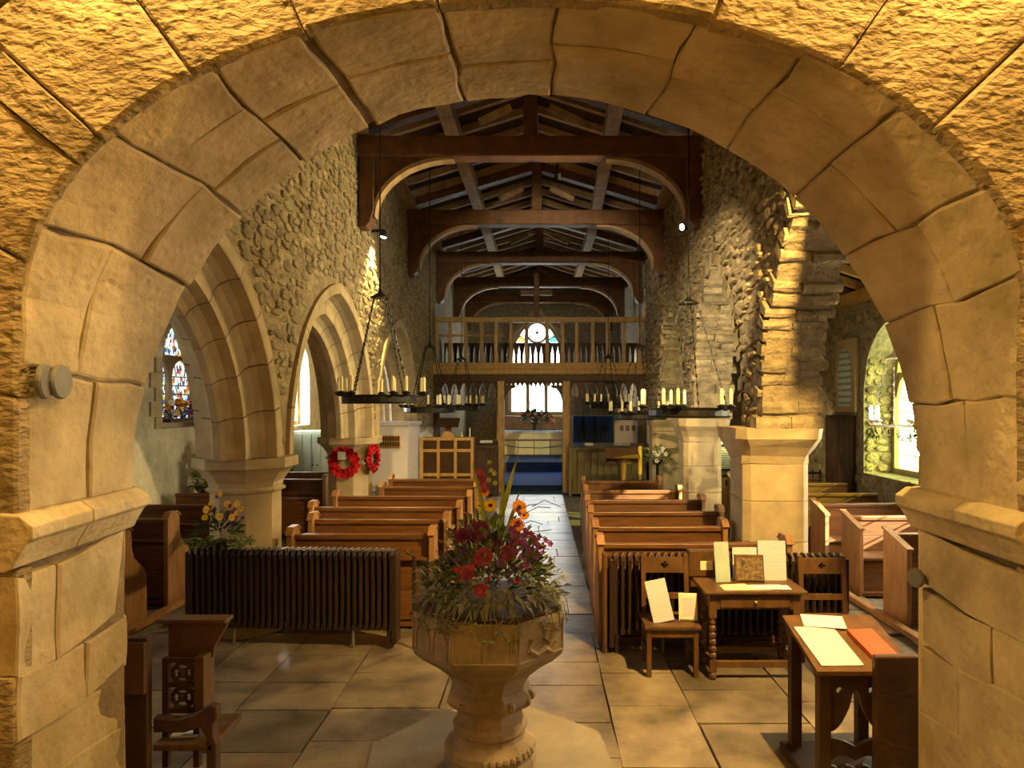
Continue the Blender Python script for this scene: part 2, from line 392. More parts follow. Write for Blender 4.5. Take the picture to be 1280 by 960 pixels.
# ---- tower arch (camera stands in the tower and looks through it)
YN, YF = 2.75, 3.6; ZS = 1.83
def resample(pts, n=400):
    acc = [0]
    for a, b in zip(pts, pts[1:]): acc.append(acc[-1]+math.dist(a, b))
    def f(u):
        t = min(max(u, 0), 1)*acc[-1]; lo = 0; hi = len(acc)-1
        while hi-lo > 1:
            m = (lo+hi)//2
            if acc[m] <= t: lo = m
            else: hi = m
        k = (t-acc[lo])/max(1e-9, acc[hi]-acc[lo]); a, b = pts[lo], pts[hi]
        return (a[0]+(b[0]-a[0])*k, a[1]+(b[1]-a[1])*k)
    return f
near_pts = [(-2.1, ZS), (-2.1, 2.5)]+[(-.055-2.05*math.cos(PI*i/60), 2.63+1.30*max(0, math.sin(PI*i/60))**.96) for i in range(1, 60)]+[(1.99, 2.5), (1.99, ZS)]
far_pts = [(-.06-2.085*math.cos(PI*i/80), ZS+2.088*math.sin(PI*i/80)) for i in range(81)]
nearc, farc = resample(near_pts), resample(far_pts)
def soffit(u, t, out=0):
    a, b = nearc(u), farc(u); x = a[0]+(b[0]-a[0])*t; z = a[1]+(b[1]-a[1])*t
    n = Vector((x+.06, 0, z-1.95 if z > 1.95 else 0)); n.normalize()
    return Vector((x, YN+(YF-YN)*t, z))+n*out
ta = MB()
NU = 80
ta.grid(lambda u, t: soffit(u, .012+.976*t, .022), NU, 4)
def radial(u, t, L):
    p = soffit(u, t); c = Vector((-.06, p.y, 1.83)); d = (p-c).normalized(); return p+d*L
ta.grid(lambda u, k: radial(u, 0, .03+k*7)+Vector((0, .03, 0)), NU, 1)
ta.grid(lambda u, k: radial(u, 1, .03+k*7)-Vector((0, .03, 0)), NU, 1)
for sx, xn in ((-1, -2.17), (1, 2.06)):
    a, b = sorted((xn, sx*6.4)); ta.box(a, b, YN+.03, YF-.03, -.2, 1.86)
wt = struct(ta.build('wall_tower_arch', M['mortar']))
wob = lambda u, t: .007*noise.noise(Vector((u*37.3, t*2.6, 1.7)))+.003*noise.noise(Vector((u*71.3, t*9, 4))) if 0 < u < 1 else 0
def vouss(u0, u1, t0, t1, seed, gap=.0035, amp=.012, mt='ashlar', wide0=0):
    r = random.Random(seed); mb = MB(); off = r.uniform(-.008, .008); o3 = Vector((seed*3.7, seed*1.3, 0))
    T0, T1 = t0+(.004 if t0 > 0 else .018), t1-(.004 if t1 < 1 else 0)
    nu, nv = 6, 5
    def fn(a, b):
        t = T0+(T1-T0)*eg(b, 5); U0, U1 = u0+gap*.5+wide0+wob(u0, t), u1-gap*.5+wob(u1, t); u = U0+(U1-U0)*eg(a, 6)
        if 0 < t0 == t-.004 or t1 == t+.004 and t1 < 1: pass
        ed = min(a, 1-a, b, 1-b) < .01
        p = soffit(u, t); k = noise.noise(p*3.2+o3)*amp+noise.noise(p*11)*amp*.4
        return soffit(u, t, off+k+(.009 if ed else 0))
    mb.grid(fn, nu, nv)
    n = len(mb.v); bd = [i for i in range(nu+1)]+[j*(nu+1)+nu for j in range(1, nv+1)]+[nv*(nu+1)+i for i in range(nu-1, -1, -1)]+[j*(nu+1) for j in range(nv-1, 0, -1)]
    back = []
    for i in bd:
        p = Vector(mb.v[i]); c = Vector((-.06, p.y, 1.95 if p.z > 1.95 else p.z)); back.append(p+(p-c).normalized()*.07)
    m = len(bd); mb.add(back, []); mb.f += [(bd[i], bd[(i+1) % m], n+(i+1) % m, n+i) for i in range(m)]
    return mb.build('arch_stone', M[mt], wt, smooth=False)
US = [0, .085, .174, .243, .31, .368, .45, .52, .60, .67, .735, .80, .86, .93, 1]
SPL = [[0,.55,1],[0,.4,1],[0,.62,1],[0,.35,.7,1],[0,.5,1],[0,.45,1],[0,.6,1],[0,.4,1],[0,.55,1],[0,.35,1],[0,.6,1],[0,.45,1],[0,.6,1],[0,.5,1]]
k = 0
for i in range(len(US)-1):
    for a, b in zip(SPL[i], SPL[i][1:]):
        right = US[i] >= .5
        vouss(US[i], US[i+1], a, b, k+2, gap=.0022 if not right else .0012, amp=.02 if not right else .014, wide0=.0045 if i == 5 else 0); k += 1
# rough tooled face stones of the arch ring, on the tower side
RU = [0, .07, .15, .215, .235, .30, .37, .45, .53, .61, .69, .755, .83, .90, 1]
def ring_stone(u0, u1, l0, l1, seed, amp=.02):
    r = random.Random(seed); mb = MB(); dy = r.uniform(-.022, -.006); g = .0010
    def fn(a, b):
        u = u0+g*.5+(u1-u0-1.0*g)*eg(a, 10); p = radial(u, 0, l0-.004+.009*(l0 > 0)+(l1-l0-.012)*eg(b, 8))
        ed = min(a, 1-a, b, 1-b) < .01
        return p+Vector((0, dy+noise.noise(p*5+Vector((seed, 0, 0)))*amp+noise.noise(p*16)*.009+(.012 if ed else 0), 0))
    mb.grid(fn, 10, 8); n = len(mb.v); nu, nv = 10, 8
    bd = [i for i in range(nu+1)]+[j*(nu+1)+nu for j in range(1, nv+1)]+[nv*(nu+1)+i for i in range(nu-1, -1, -1)]+[j*(nu+1) for j in range(nv-1, 0, -1)]
    back = [Vector(mb.v[i])+Vector((0, .06, 0)) for i in bd]; m = len(bd); mb.add(back, []); mb.f += [(bd[i], bd[(i+1) % m], n+(i+1) % m, n+i) for i in range(m)]
    return mb.build('face_stone', M['tooled'], wt, smooth=False)
for i in range(len(RU)-1): ring_stone(RU[i], RU[i+1], 0, .55+.13*((i*7) % 3), 10+i)
for i in range(len(RU)-1):
    l0 = .55+.13*((i*7) % 3); ring_stone(max(0, RU[i]-.021), RU[i+1]-(.021 if i < len(RU)-2 else 0), l0+.01, 1.5, 60+i, .03)
# jamb courses below the springing, then the moulded imposts
for side, xn, xf in ((-1, -2.10, -2.175), (1, 1.99, 2.01)):
    r = random.Random(5+side); z = 0; row = 0
    while z < 1.58:
        h = min(r.uniform(.25, .38), 1.62-z); h = h if 1.62-z-h > .12 else 1.62-z
        for t0, t1 in (((0, .58), (.58, 1)), ((0, .3), (.3, 1)), ((0, 1),))[(row+(side > 0)) % 3]:
            mb = MB(); off = r.uniform(-.012, .012); sd = r.uniform(0, 50)
            def fn(a, b):
                t = t0+.004+(t1-t0-.008)*eg(a, 6); zz = z+.004+(h-.008)*eg(b, 6)+.035*math.sin(t*3+row)*(1 if 0 < z else 0)
                ed = min(a, 1-a, b, 1-b) < .01
                x = xn+(xf-xn)*t+side*(off+noise.noise(Vector((t*2.5, zz*3, sd)))*.022+(.010 if ed else 0))
                return Vector((x, YN+(YF-YN)*t, zz))
            mb.grid(fn, 6, 6); n = len(mb.v); nu = nv = 6
            bd = [i for i in range(nu+1)]+[j*(nu+1)+nu for j in range(1, nv+1)]+[nv*(nu+1)+i for i in range(nu-1, -1, -1)]+[j*(nu+1) for j in range(nv-1, 0, -1)]
            mb.add([Vector(mb.v[i])+Vector((side*.07, 0, 0)) for i in bd], []); m = len(bd); mb.f += [(bd[i], bd[(i+1) % m], n+(i+1) % m, n+i) for i in range(m)]
            mb.build('jamb_stone', M['ashlar'], wt)
        # block on the tower face beside the jamb
        mb = MB(); a, b = sorted((xn+side*.012, xn+side*r.uniform(.45, .8)))
        mb.box(a, b, YN-.005+r.uniform(-.01, .01), YN+.1, z+.005, z+h-.005); mb.build('jamb_face_stone', M['tooled'], wt, bevel=.012)
        z += h; row += 1
    prof = [(.02, 1.62), (-.02, 1.635), (-.035, 1.67), (-.075, 1.735), (-.10, 1.755), (-.10, 1.805), (-.045, 1.845), (.02, 1.85)]   # (x out of the jamb, z)
    for t0, t1 in ((0, .45), (.45, 1)):
        mb = MB(); pts = []
        for t in (t0+.003, t1-.003):
            for o, zz in prof+[(.12, 1.85), (.12, 1.62)]: pts.append((xn+(xf-xn)*t+side*o, YN-.06+(YF+.04-YN+.06)*t, zz))
        n = len(prof)+2; mb.add(pts, [tuple(range(n)), tuple(range(n, 2*n))]+[(i, (i+1) % n, (i+1) % n+n, i+n) for i in range(n)])
        mb.build('impost', M['ashlar'], wt, bevel=.006)
    a, b = sorted((xn+side*.03, xn+side*1.2)); MB().box(a, b, YN-.07, YN+.05, 1.66, 1.84).build('impost', M['ashlar'], wt, bevel=.02)
# tower room around the camera
tw = MB(); tw.box(-3.4, -3.2, -1.6, YN+.05, -.2, 6.2); struct(tw.build('wall_tower_north', M['pale_wall']))
tw = MB(); tw.box(3.2, 3.4, -1.6, YN+.05, -.2, 6.2); struct(tw.build('wall_tower_south', M['pale_wall']))
tw = MB(); tw.box(-3.4, 3.4, -1.8, -1.6, -.2, 6.2); struct(tw.build('wall_tower_west', M['pale_wall']))
tw = MB(); tw.box(-3.4, 3.4, -1.8, YN+.05, 6.2, 6.3); struct(tw.build('ceiling_tower', M['roof_board']))

# ---- north arcade (left): pointed arches of two chamfered orders on octagonal piers
XL = -2.6; WT = .8
XR = lambda d: 2.25+.045*(d-7)                       # nave face of the south arcade, which runs out of square
LB = [(5.05, 1.72), (8.95, 1.72), (12.85, 1.72)]; LZS, LZA = 1.74, 3.72
holesL = [(c-a-.07, c+a+.07, -1, parch(c, a+.07, LZS, LZA+.08)) for c, a in LB]
mb = MB(); strip_wall(mb, lambda s, z, t: (XL+.03-(WT-.0)*t, s, z) if t else (XL-.03, s, z), YF-.05, 17.2, LZS, 6.35, holesL, .1)
wl = struct(mb.build('wall_nave_north', M['rubble_mortar']))
PROF = [(-.005, 0), (.02, .004), (.10, .02), (.16, .06), (.19, .12), (.195, .26), (.215, .265), (.29, .285), (.345, .34), (.365, .41), (.435, .41), (.455, .34), (.51, .285), (.585, .265), (.605, .26), (.61, .12), (.64, .06), (.70, .02), (.78, .004), (.805, 0)]
for c, a in LB:
    h = LZA-LZS; R = (a*a+h*h)/(2*a)
    for sd in (-1, 1):
        N = 6
        for i in range(N):
            mb = MB(); pts = []; nseg = 4
            for j in range(nseg+1):
                k = (i+(.012 if j == 0 else (.988 if j == nseg else j/nseg)))/N
                for xo, o in [(.06, -.13), (-.012, -.13), (-.012, -.02)]+PROF+[(.812, -.02), (.812, -.13), (.74, -.13)]:
                    r_ = R-o; th = math.acos(min(1, (R-a)/r_))*k
                    pts.append((XL-xo, c+sd*(r_*math.cos(th)-(R-a)), LZS+r_*math.sin(th)))
            n = len(PROF)+6
            fs = [(j*n+q, j*n+q+1, (j+1)*n+q+1, (j+1)*n+q) for j in range(nseg) for q in range(n-1)]
            mb.add(pts, fs); mb.build('arch_stone', M['limestone'], wl)
def outsideL(s0, s1, z0, z1):
    for c, a in LB:
        g = parch(c, a+.13, LZS, LZA+.16)
        for s in (s0, (s0+s1)/2, s1):
            if abs(s-c) < a+.13 and z0 < g(s): return False
    return z0 > LZS+.02 and z1 < 6.2
rubble(wl, [(4.6, 17.0, 1.8, 6.1)], lambda s, z: ((XL-.03, s, z), 0), outsideL, (.06, .13), (.10, .30), .024, lambda q: abs(q[0]-7.5), 300, 11)
def pier(name, x, y, label, zc):
    o = thing(name, label, 'pillar', (x, y, 0), group='octagonal stone piers')
    MB().lathe([(.42,0),(.42,.14),(.40,.18),(.37,.24),(.35,.27),(.33,.31)], 8, rot=PI/8, apo=True).build('base', M['limestone'], o)
    MB().lathe([(.315,.31),(.315,.75)], 8, rot=PI/8, apo=True).build('shaft_drum', M['limestone'], o)
    MB().lathe([(.315,.753),(.315,zc-.36)], 8, rot=PI/8, apo=True).build('shaft_drum', M['limestone'], o)
    MB().lathe([(.315,zc-.36),(.35,zc-.345),(.355,zc-.32),(.325,zc-.30),(.335,zc-.25),(.40,zc-.15),(.44,zc-.11),(.47,zc-.10),(.47,zc)], 8, rot=PI/8, apo=True).build('capital', M['limestone'], o)
pier('stone_pier', -3.0, 7.0, 'octagonal limestone pier beside the yellow flower arrangement on the radiator', LZS)
pier('stone_pier', -3.0, 10.9, 'octagonal limestone pier hung with red poppy wreaths', LZS)
pier('stone_pier', -3.0, 14.8, 'octagonal limestone pier behind the stone pulpit', LZS)

# ---- south arcade (right): rough unplastered arches on square piers
RB = [(5.3, 1.62), (9.15, 1.5), (12.95, 1.5)]; RZS, RZA = 2.0, 4.2
WR = .62
holesR = [(c-a, c+a, -1, parch(c, a, RZS, RZA)) for c, a in RB]
mb = MB(); strip_wall(mb, lambda s, z, t: (XR(s)+.03+(WR-.06)*t, s, z), YF-.05, 17.2, RZS, 6.35, holesR, .1)
wr = struct(mb.build('wall_nave_south', M['rubble_mortar']))
rr = random.Random(21)
for bi, (c, a) in enumerate(RB):
    h = RZA-RZS; R = (a*a+h*h)/(2*a)
    for sd in (-1, 1):
        th1 = math.acos((R-a)/R); th = 0
        while th < th1-.01:
            dt = min(rr.uniform(.045, .085), th1-th); o0 = rr.uniform(-.02, .05); split = rr.uniform(.35, .65)
            for q0, q1 in ((0, split), (split, 1)):
                mb = MB(); pts = []; od = o0+rr.uniform(-.02, .03)
                x0 = -.0+rr.uniform(-.05, .03) if q0 == 0 else WR*split+.006
                x1 = WR*split-.006 if q1 < 1 else WR+rr.uniform(-.03, .07)
                for xx in (x0, (x0+x1)/2, x1):
                    for (tt, o) in ((th+.006, -.16), (th+.006+rr.uniform(0, .008), od-rr.uniform(0, .012)), (th+dt*.5, od+rr.uniform(0, .014)), (th+dt-.006-rr.uniform(0, .01), od-rr.uniform(0, .012)), (th+dt-.006, -.16)):
                        r_ = R-o; y = c+sd*(r_*math.cos(tt)-(R-a)); pts.append((XR(y)+xx, y, RZS+r_*math.sin(tt)))
                fs = [(i*5+j, i*5+j+1, (i+1)*5+j+1, (i+1)*5+j) for i in range(2) for j in range(4)]+[(0,1,2,3,4), (10,11,12,13,14)]
                mb.add(pts, fs); mb.build('arch_slab', M['rubble'], wr)
            th += dt
def outsideR(s0, s1, z0, z1):
    for c, a in RB:
        g = parch(c, a+.04, RZS, RZA+.06)
        for s in (s0, (s0+s1)/2, s1):
            if abs(s-c) < a+.04 and z0 < g(s): return False
    return z0 > RZS+.0 and z1 < 6.2
AR = math.atan(.045)
rubble(wr, [(5.0, 17.0, 2.0, 6.1)], lambda s, z: ((XR(s)+.03, s, z), PI-AR), outsideR, (.05, .12), (.12, .38), .042, lambda q: abs(q[0]-7.6), 300, 12)
rubble(wr, [(5.6, 8.4, 2.0, 4.3)], lambda s, z: ((XR(s)+WR-.03, s, z), -AR), outsideR, (.07, .15), (.16, .4), .06, lambda q: q[0], 0, 14)
def sqpier(y, label, w=.335):
    x = XR(y)+.20; o = thing('stone_pier', label, 'pillar', (x, y, 0), -AR)
    ch = .07; poly = [(-w+ch,-w),(w-ch,-w),(w,-w+ch),(w,w-ch),(w-ch,w),(-w+ch,w),(-w,w-ch),(-w,-w+ch)]
    z = .0
    for z1 in (.42, .86, 1.28, 1.66):
        MB().prism(poly, lambda u, v, t: (u, v, t), z+.002, z1-.002).build('shaft_stone', M['limestone'], o, bevel=.006); z = z1
    r = random.Random(int(y*10)); mb = MB(); vs = []
    rings = [(0, 1.66), (.02, 1.74), (.10, 1.84), (.17, 1.92), (.19, 2.03)]
    for e, zz in rings:
        for u, v in poly: vs.append((u*(1+e/w*.55)+r.uniform(-.012,.012), v*(1+e/w)+r.uniform(-.012,.012), zz+r.uniform(-.008,.008)))
    n = 8; mb.add(vs, [(j*n+i, j*n+(i+1) % n, (j+1)*n+(i+1) % n, (j+1)*n+i) for j in range(4) for i in range(n)]+[tuple(range(n)), tuple(range(4*n, 5*n))])
    mb.build('capital', M['limestone'], o)
sqpier(7.28, 'square rough stone pier lit amber behind the oak side table')
sqpier(11.05, 'square pale stone pier beyond the rows of pews beside the notice board', .30)
sqpier(14.85, 'square stone pier beside the chancel lectern')
MB().box(2.1, 2.75, YF-.03, 3.75, 0, 2.0).build('respond', M['limestone'], wr)
MB().box(-3.4, -2.6, YF-.03, 3.38+.3, 0, 1.74).build('respond', M['limestone'], wl)

# ---- aisle walls, windows, roofs
XN_, XS_ = -5.5, 5.5
arch_w = lambda c, a, zs, za: parch(c, a, zs, za)
NW = [(5.2, .9, 1.5, 2.7, 3.7), (10.7, .78, 1.9, 2.75, 3.62), (15.3, 1.1, 1.75, 2.9, 3.7)]  # first opening is out of view, added for its daylight lamp
hN = [(c-a, c+a, zl, parch(c, a, zs, za)) for c, a, zl, zs, za in NW]
mb = MB(); strip_wall(mb, lambda s, z, t: (XN_-.5*t, s, z), YF-.05, 17.4, 0, 4.1, hN, .12); wn = struct(mb.build('wall_aisle_north', M['pale_wall']))
SW = [(5.0, .8, 1.2, 2.6, 3.5), (7.75, .72, 1.2, 2.6, 3.5), (10.35, 1.12, 1.1, 2.5, 3.62)]  # nearest opening is unseen, added to let its area lamp in
hS = [(c-a, c+a, zl, parch(c, a, zs, za)) for c, a, zl, zs, za in SW]
mb = MB(); strip_wall(mb, lambda s, z, t: (XS_+.65*t, s, z), YF-.05, 17.4, 0, 4.15, hS, .12); ws = struct(mb.build('wall_aisle_south', M['grey_wall']))
rubble(ws, [(8.0, 13.5, .9, 4.0)], lambda s, z: ((XS_+.01, s, z), PI), lambda s0, s1, z0, z1: not any(s1 > h[0]-.02 and s0 < h[1]+.02 and z1 > h[2] and z0 < h[3](min(max((s0+s1)/2, h[0]+.01), h[1]-.01))+.1 for h in hS) and not (s1 > 11.6 and s0 < 12.4 and z1 > 2.1 and z0 < 3.45), (.1, .18), (.14, .36), .03, lambda q: -q[0], 300, 15, None)
# stones of the sunlit far reveal of the south window
r = random.Random(9)
z = 1.12
while z < 2.9:
    h = r.uniform(.09, .2); x = XS_+.01
    while x < XS_+.5:
        l = r.uniform(.12, .3); k = r.randrange(9); lim = parch(10.35, 1.12, 2.5, 3.62)
        zc = z+h/2
        yy = 11.47 if zc < 2.5 else max(y for y in [10.35+i*.02 for i in range(57)] if lim(y) > zc or y == 10.35)
        inst('reveal_stone', STONES[k], None, ws, (x+l/2, yy, zc), (0, 0, -PI/2), (r.uniform(.02, .05), l*.95, h*.95)); x += l
    z += h
def win(i, X, c, a, zl, zs, za, glass, sgn, mull=1, off=.34, stone='limestone', panes=None):
    fnw = lambda u, v, t: (X+sgn*(off+t), c+u, v)
    n = 14; z = parch(0, a, zs, za)
    prof = [(-a, zl), (a, zl)]+[(a-2*a*k/n, z(a-2*a*k/n)) for k in range(n+1)]
    b = .09; z2 = parch(0, a-b, zs, za-b*1.2)
    o = MB()
    # frame ring
    inn = [(-a+b, zl+b), (a-b, zl+b)]+[((a-b)-2*(a-b)*k/n, z2((a-b)-2*(a-b)*k/n)) for k in range(n+1)]
    vs = [fnw(u, v, t) for t in (-.08, .08) for (u, v) in prof]+[fnw(u, v, t) for t in (-.08, .08) for (u, v) in inn]
    m = len(prof); fs = []
    for q in range(m):
        w_ = (q+1) % m; fs += [(q, w_, 2*m+w_, 2*m+q), (m+q, m+w_, 3*m+w_, 3*m+q), (2*m+q, 2*m+w_, 3*m+w_, 3*m+q)]
    o.add(vs, fs); wo = struct(o.build('window_%d' % i, M[stone]))
    lights = mull+1; wl_ = 2*(a-b)/lights
    for k in range(1, lights):
        u = -(a-b)+k*wl_; MB().box(*sorted((X+sgn*(off-.07), X+sgn*(off+.07))), c+u-.055, c+u+.055, zl+b, zs+.05 if lights == 2 else z2(u)).build('mullion', M[stone], wo, bevel=.015)
    if lights == 2 or 1:
        # light heads: little pointed arches filled above with stone
        for k in range(lights):
            u0 = -(a-b)+k*wl_; u1 = u0+wl_; cc = (u0+u1)/2; hz = parch(cc, wl_/2-.03, zs-.12, zs+.22)
            pts = [(u0, zs-.12)]+[(cc-(wl_/2-.03)+(wl_-.06)*j/10, hz(cc-(wl_/2-.03)+(wl_-.06)*j/10)) for j in range(11)]+[(u1, zs-.12), (u1, zs+.28), (u0, zs+.28)]
            MB().prism(pts, fnw, -.06, .06).build('light_head', M[stone], wo)
    for k in range(lights):
        u0 = -(a-b)+k*wl_; u1 = u0+wl_
        g = MB(); zt = lambda u: max(zs, z2(u))
        pts = [(u0, zl+b), (u1, zl+b)]+[(u1-wl_*j/8, z2(min(max(u1-wl_*j/8, -(a-b)+.001), a-b-.001))) for j in range(9)]
        g.prism(pts, fnw, .0, .006); g.build('pane', M[glass], wo)
        nb = 6
        for j in range(1, nb): MB().box(*sorted((X+sgn*(off-.012), X+sgn*(off-.002))), c+u0+.03, c+u1-.03, zl+b+(zs-zl)*j/nb-.008, zl+b+(zs-zl)*j/nb+.008).build('saddle_bar', M['iron'], wo)
    return wo
win(1, XN_, *NW[0], 'glass_dim', -1); win(2, XN_, *NW[1], 'stained', -1); win(3, XN_, *NW[2], 'glass_blue', -1, mull=2)
win(4, XS_, *SW[0], 'glass_dim', 1, off=.55); win(5, XS_, *SW[1], 'glass_dim', 1, off=.55, mull=0); win(6, XS_, *SW[2], 'glass_south', 1, off=.55)
# nave side quoins round the north window reveal
z = 1.9; r = random.Random(3); k = 0
while z < 2.9:
    h = r.uniform(.16, .26); l = .3 if k % 2 else .17
    MB().box(XN_-.02, XN_+.035, 9.92-l, 9.92, z+.004, z+h-.004).build('quoin', M['limestone'], wn, bevel=.008); z += h; k += 1
# east ends of aisles and of the chancel
struct(strip_wall(MB(), lambda s, z, t: (s, 17.4+.3*t, z), -6, -2.7, 0, 5.2, [], 1).build('wall_aisle_north_east', M['pale_wall']))
struct(strip_wall(MB(), lambda s, z, t: (s, 17.4+.3*t, z), XR(17.4)+.0, 6.2, 0, 5.2, [], 1).build('wall_aisle_south_east', M['pale_wall']))
YE = 25.0
hE = [(-.02-1.05, -.02+1.05, 1.85, parch(-.02, 1.05, 3.7, 5.5))]
we = struct(strip_wall(MB(), lambda s, z, t: (s, YE+.6*t, z), -3.2, 3.9, -.1, 7.6, hE, .1).build('wall_east', M['grey_wall']))
struct(MB().box(-3.1, -2.6, 17.2, YE, 0, 6.4).build('wall_chancel_north', M['grey_wall']))
CS = [(20.8, 1.0, 1.7, 3.0, 3.9)]  # opening added for the chancel area lamp
struct(strip_wall(MB(), lambda s, z, t: (2.95+.5*t, s, z), 17.2, YE, 0, 6.4, [(c-a, c+a, zl, parch(c, a, zs, za)) for c, a, zl, zs, za in CS], .15).build('wall_chancel_south', M['grey_wall']))
win(7, 2.95, *CS[0], 'glass_chancel', 1, off=.35)
# east window: three lights, wheel light above, two coloured trefoils
we7 = struct(MB().build('window_8', M['limestone'])) if 0 else None
fnE = lambda u, v, t: (u-.02, YE+.25+t, v)
z = parch(0, 1.05, 3.7, 5.5); n = 20
outl = [(-1.05, 1.85), (1.05, 1.85)]+[(1.05-2.1*k/n, z(1.05-2.1*k/n)) for k in range(n+1)]
z2 = parch(0, .95, 3.7, 5.36); inl = [(-.95, 1.93), (.95, 1.93)]+[(.95-1.9*k/n, z2(.95-1.9*k/n)) for k in range(n+1)]
m = len(outl); mb = MB(); vs = [fnE(u, v, t) for t in (-.1, .1) for u, v in outl]+[fnE(u, v, t) for t in (-.1, .1) for u, v in inl]; fs = []
for q in range(m):
    w_ = (q+1) % m; fs += [(q, w_, 2*m+w_, 2*m+q), (m+q, m+w_, 3*m+w_, 3*m+q), (2*m+q, 2*m+w_, 3*m+w_, 3*m+q)]
we8 = struct(mb.add(vs, fs).build('window_8', M['limestone']))
for u in (-.34, .34): MB().box(u-.02-.07, u-.02+.07, YE+.16, YE+.34, 1.9, 4.45).build('mullion', M['limestone'], we8, bevel=.02)
MB().box(-.97, .93, YE+.2, YE+.3, 4.35, 4.42).build('transom', M['limestone'], we8)
for c in (-.65, 0, .65):
    MB().prism([(c-.27, 1.93), (c+.27, 1.93), (c+.27, 3.9)]+[(c+.27-.54*k/8, 3.9+.35*math.sin(PI*k/8)) for k in range(1, 8)]+[(c-.27, 3.9)], fnE, 0, .01).build('pane', M['glass_day'], we8)
circ = lambda cx, cz, r, n=18, a0=0: [(cx+r*math.cos(a0+2*PI*i/n), cz+r*math.sin(a0+2*PI*i/n)) for i in range(n)]
MB().prism(circ(0, 4.86, .36), fnE, 0, .01).build('wheel_light', M['glass_blue'], we8)
for k in range(6):
    a = PI*k/6; MB().beam(fnE(.34*math.cos(a), 4.86+.34*math.sin(a), -.01), fnE(-.34*math.cos(a), 4.86-.34*math.sin(a), -.01), .022, .022, (0,1,0)).build('wheel_spoke', M['limestone'], we8)
MB().tube([fnE(u, v, 0) for u, v in circ(0, 4.86, .37, 20)], .045, 6, True).build('wheel_ring', M['limestone'], we8)
for sx, g in ((-1, 'glass_yellow'), (1, 'glass_green')):
    o = MB()
    for a in (90, 210, 330): o.prism(circ(sx*.60+.07*math.cos(math.radians(a)), 4.6+.07*math.sin(math.radians(a)), .07, 10), fnE, 0, .01)
    o.build('trefoil_light', M[g], we8)
    MB().prism([(sx*.42, 5.0), (sx*.42, 4.74), (sx*.62, 4.87)], fnE, 0, .01).build('side_light', M['glass_day'], we8)
    pts = [fnE(sx*.95, 4.42, 0), fnE(sx*.55, 4.42, 0), fnE(sx*.4, 4.55, 0), fnE(sx*.62, 4.72, 0), fnE(sx*.85, 4.55, 0)]
    MB().tube(pts, .03, 5).build('tracery_bar', M['limestone'], we8)
for sx in (-1, 1):
    MB().beam((sx*1.25-.02, YE-.02, 3.7), (sx*.95-.02, YE-.02, 4.75), .12, .12).build('hood_mould', M['limestone'], we8)
    MB().beam((sx*.95-.02, YE-.02, 4.72), (-.02, YE-.02, 5.72), .12, .12).build('hood_mould', M['limestone'], we8)
for sx in (-1, 1): MB().box(-.02+sx*1.35-.18, -.02+sx*1.35+.18, YE-.05, YE, 2.5, 4.2).build('niche_slab', M['pale_wall'], we)

# ---- nave roof: boards, rafters, purlins, plates
XC = lambda y: (XL+XR(min(y, 17)))/2
RZ, PZ = 7.18, 6.38
mb = MB()
ys = [YF-.05, 8, 12, 17.2, 25.6]
for sx in (0, 1):
    e = lambda y: (XL-.2 if sx == 0 else XR(min(y, 17))+.2)
    mb.add([(e(y), y, PZ+.08) for y in ys]+[(XC(y), y, RZ+.10) for y in ys]+[(e(y), y, PZ+.22) for y in ys]+[(XC(y), y, RZ+.24) for y in ys], [(i, i+1, i+6, i+5) for i in range(4)]+[(i+10, i+11, i+16, i+15) for i in range(4)])
ce = struct(mb.build('ceiling', M['roof_board']))
y = 4.0
while y < 24.6:
    for e in (XL-.05, XR(min(y, 17))+.05):
        MB().beam((e, y, PZ+.02), (XC(y), y, RZ+.035), .10, .12).build('rafter', M['rafter'], ce)
    y += .74
for fx in (-.5, .5):
    a, b = (XL if fx < 0 else XR(YF)), (XL if fx < 0 else XR(17))
    for y0, y1 in ((YF, 10), (10, 13.8), (13.8, 17.6), (17.6, 21.2), (21.2, 25)):
        f = lambda y: XC(y)+((XL if fx < 0 else XR(min(y, 17)))-XC(y))*.5
        MB().beam((f(y0), y0, 6.62), (f(y1), y1, 6.62), .22, .24).build('purlin', M['rafter'], ce, bevel=.01)
MB().beam((XC(YF), YF, RZ-.05), (XC(17), 17, RZ-.05), .16, .2).build('ridge_beam', M['roof_wood'], ce)
MB().beam((XC(17), 17, RZ-.05), (XC(17), 25, RZ-.05), .16, .2).build('ridge_beam', M['roof_wood'], ce)
for e0, e1 in ((XL, XL), (XR(YF), XR(17))):
    MB().beam((e0, YF, PZ-.1), (e1, 17.2, PZ-.1), .28, .2).build('wall_plate', M['rafter'], ce)
    MB().beam((e1, 17.2, PZ-.1), (e1, 25, PZ-.1), .28, .2).build('wall_plate', M['rafter'], ce)
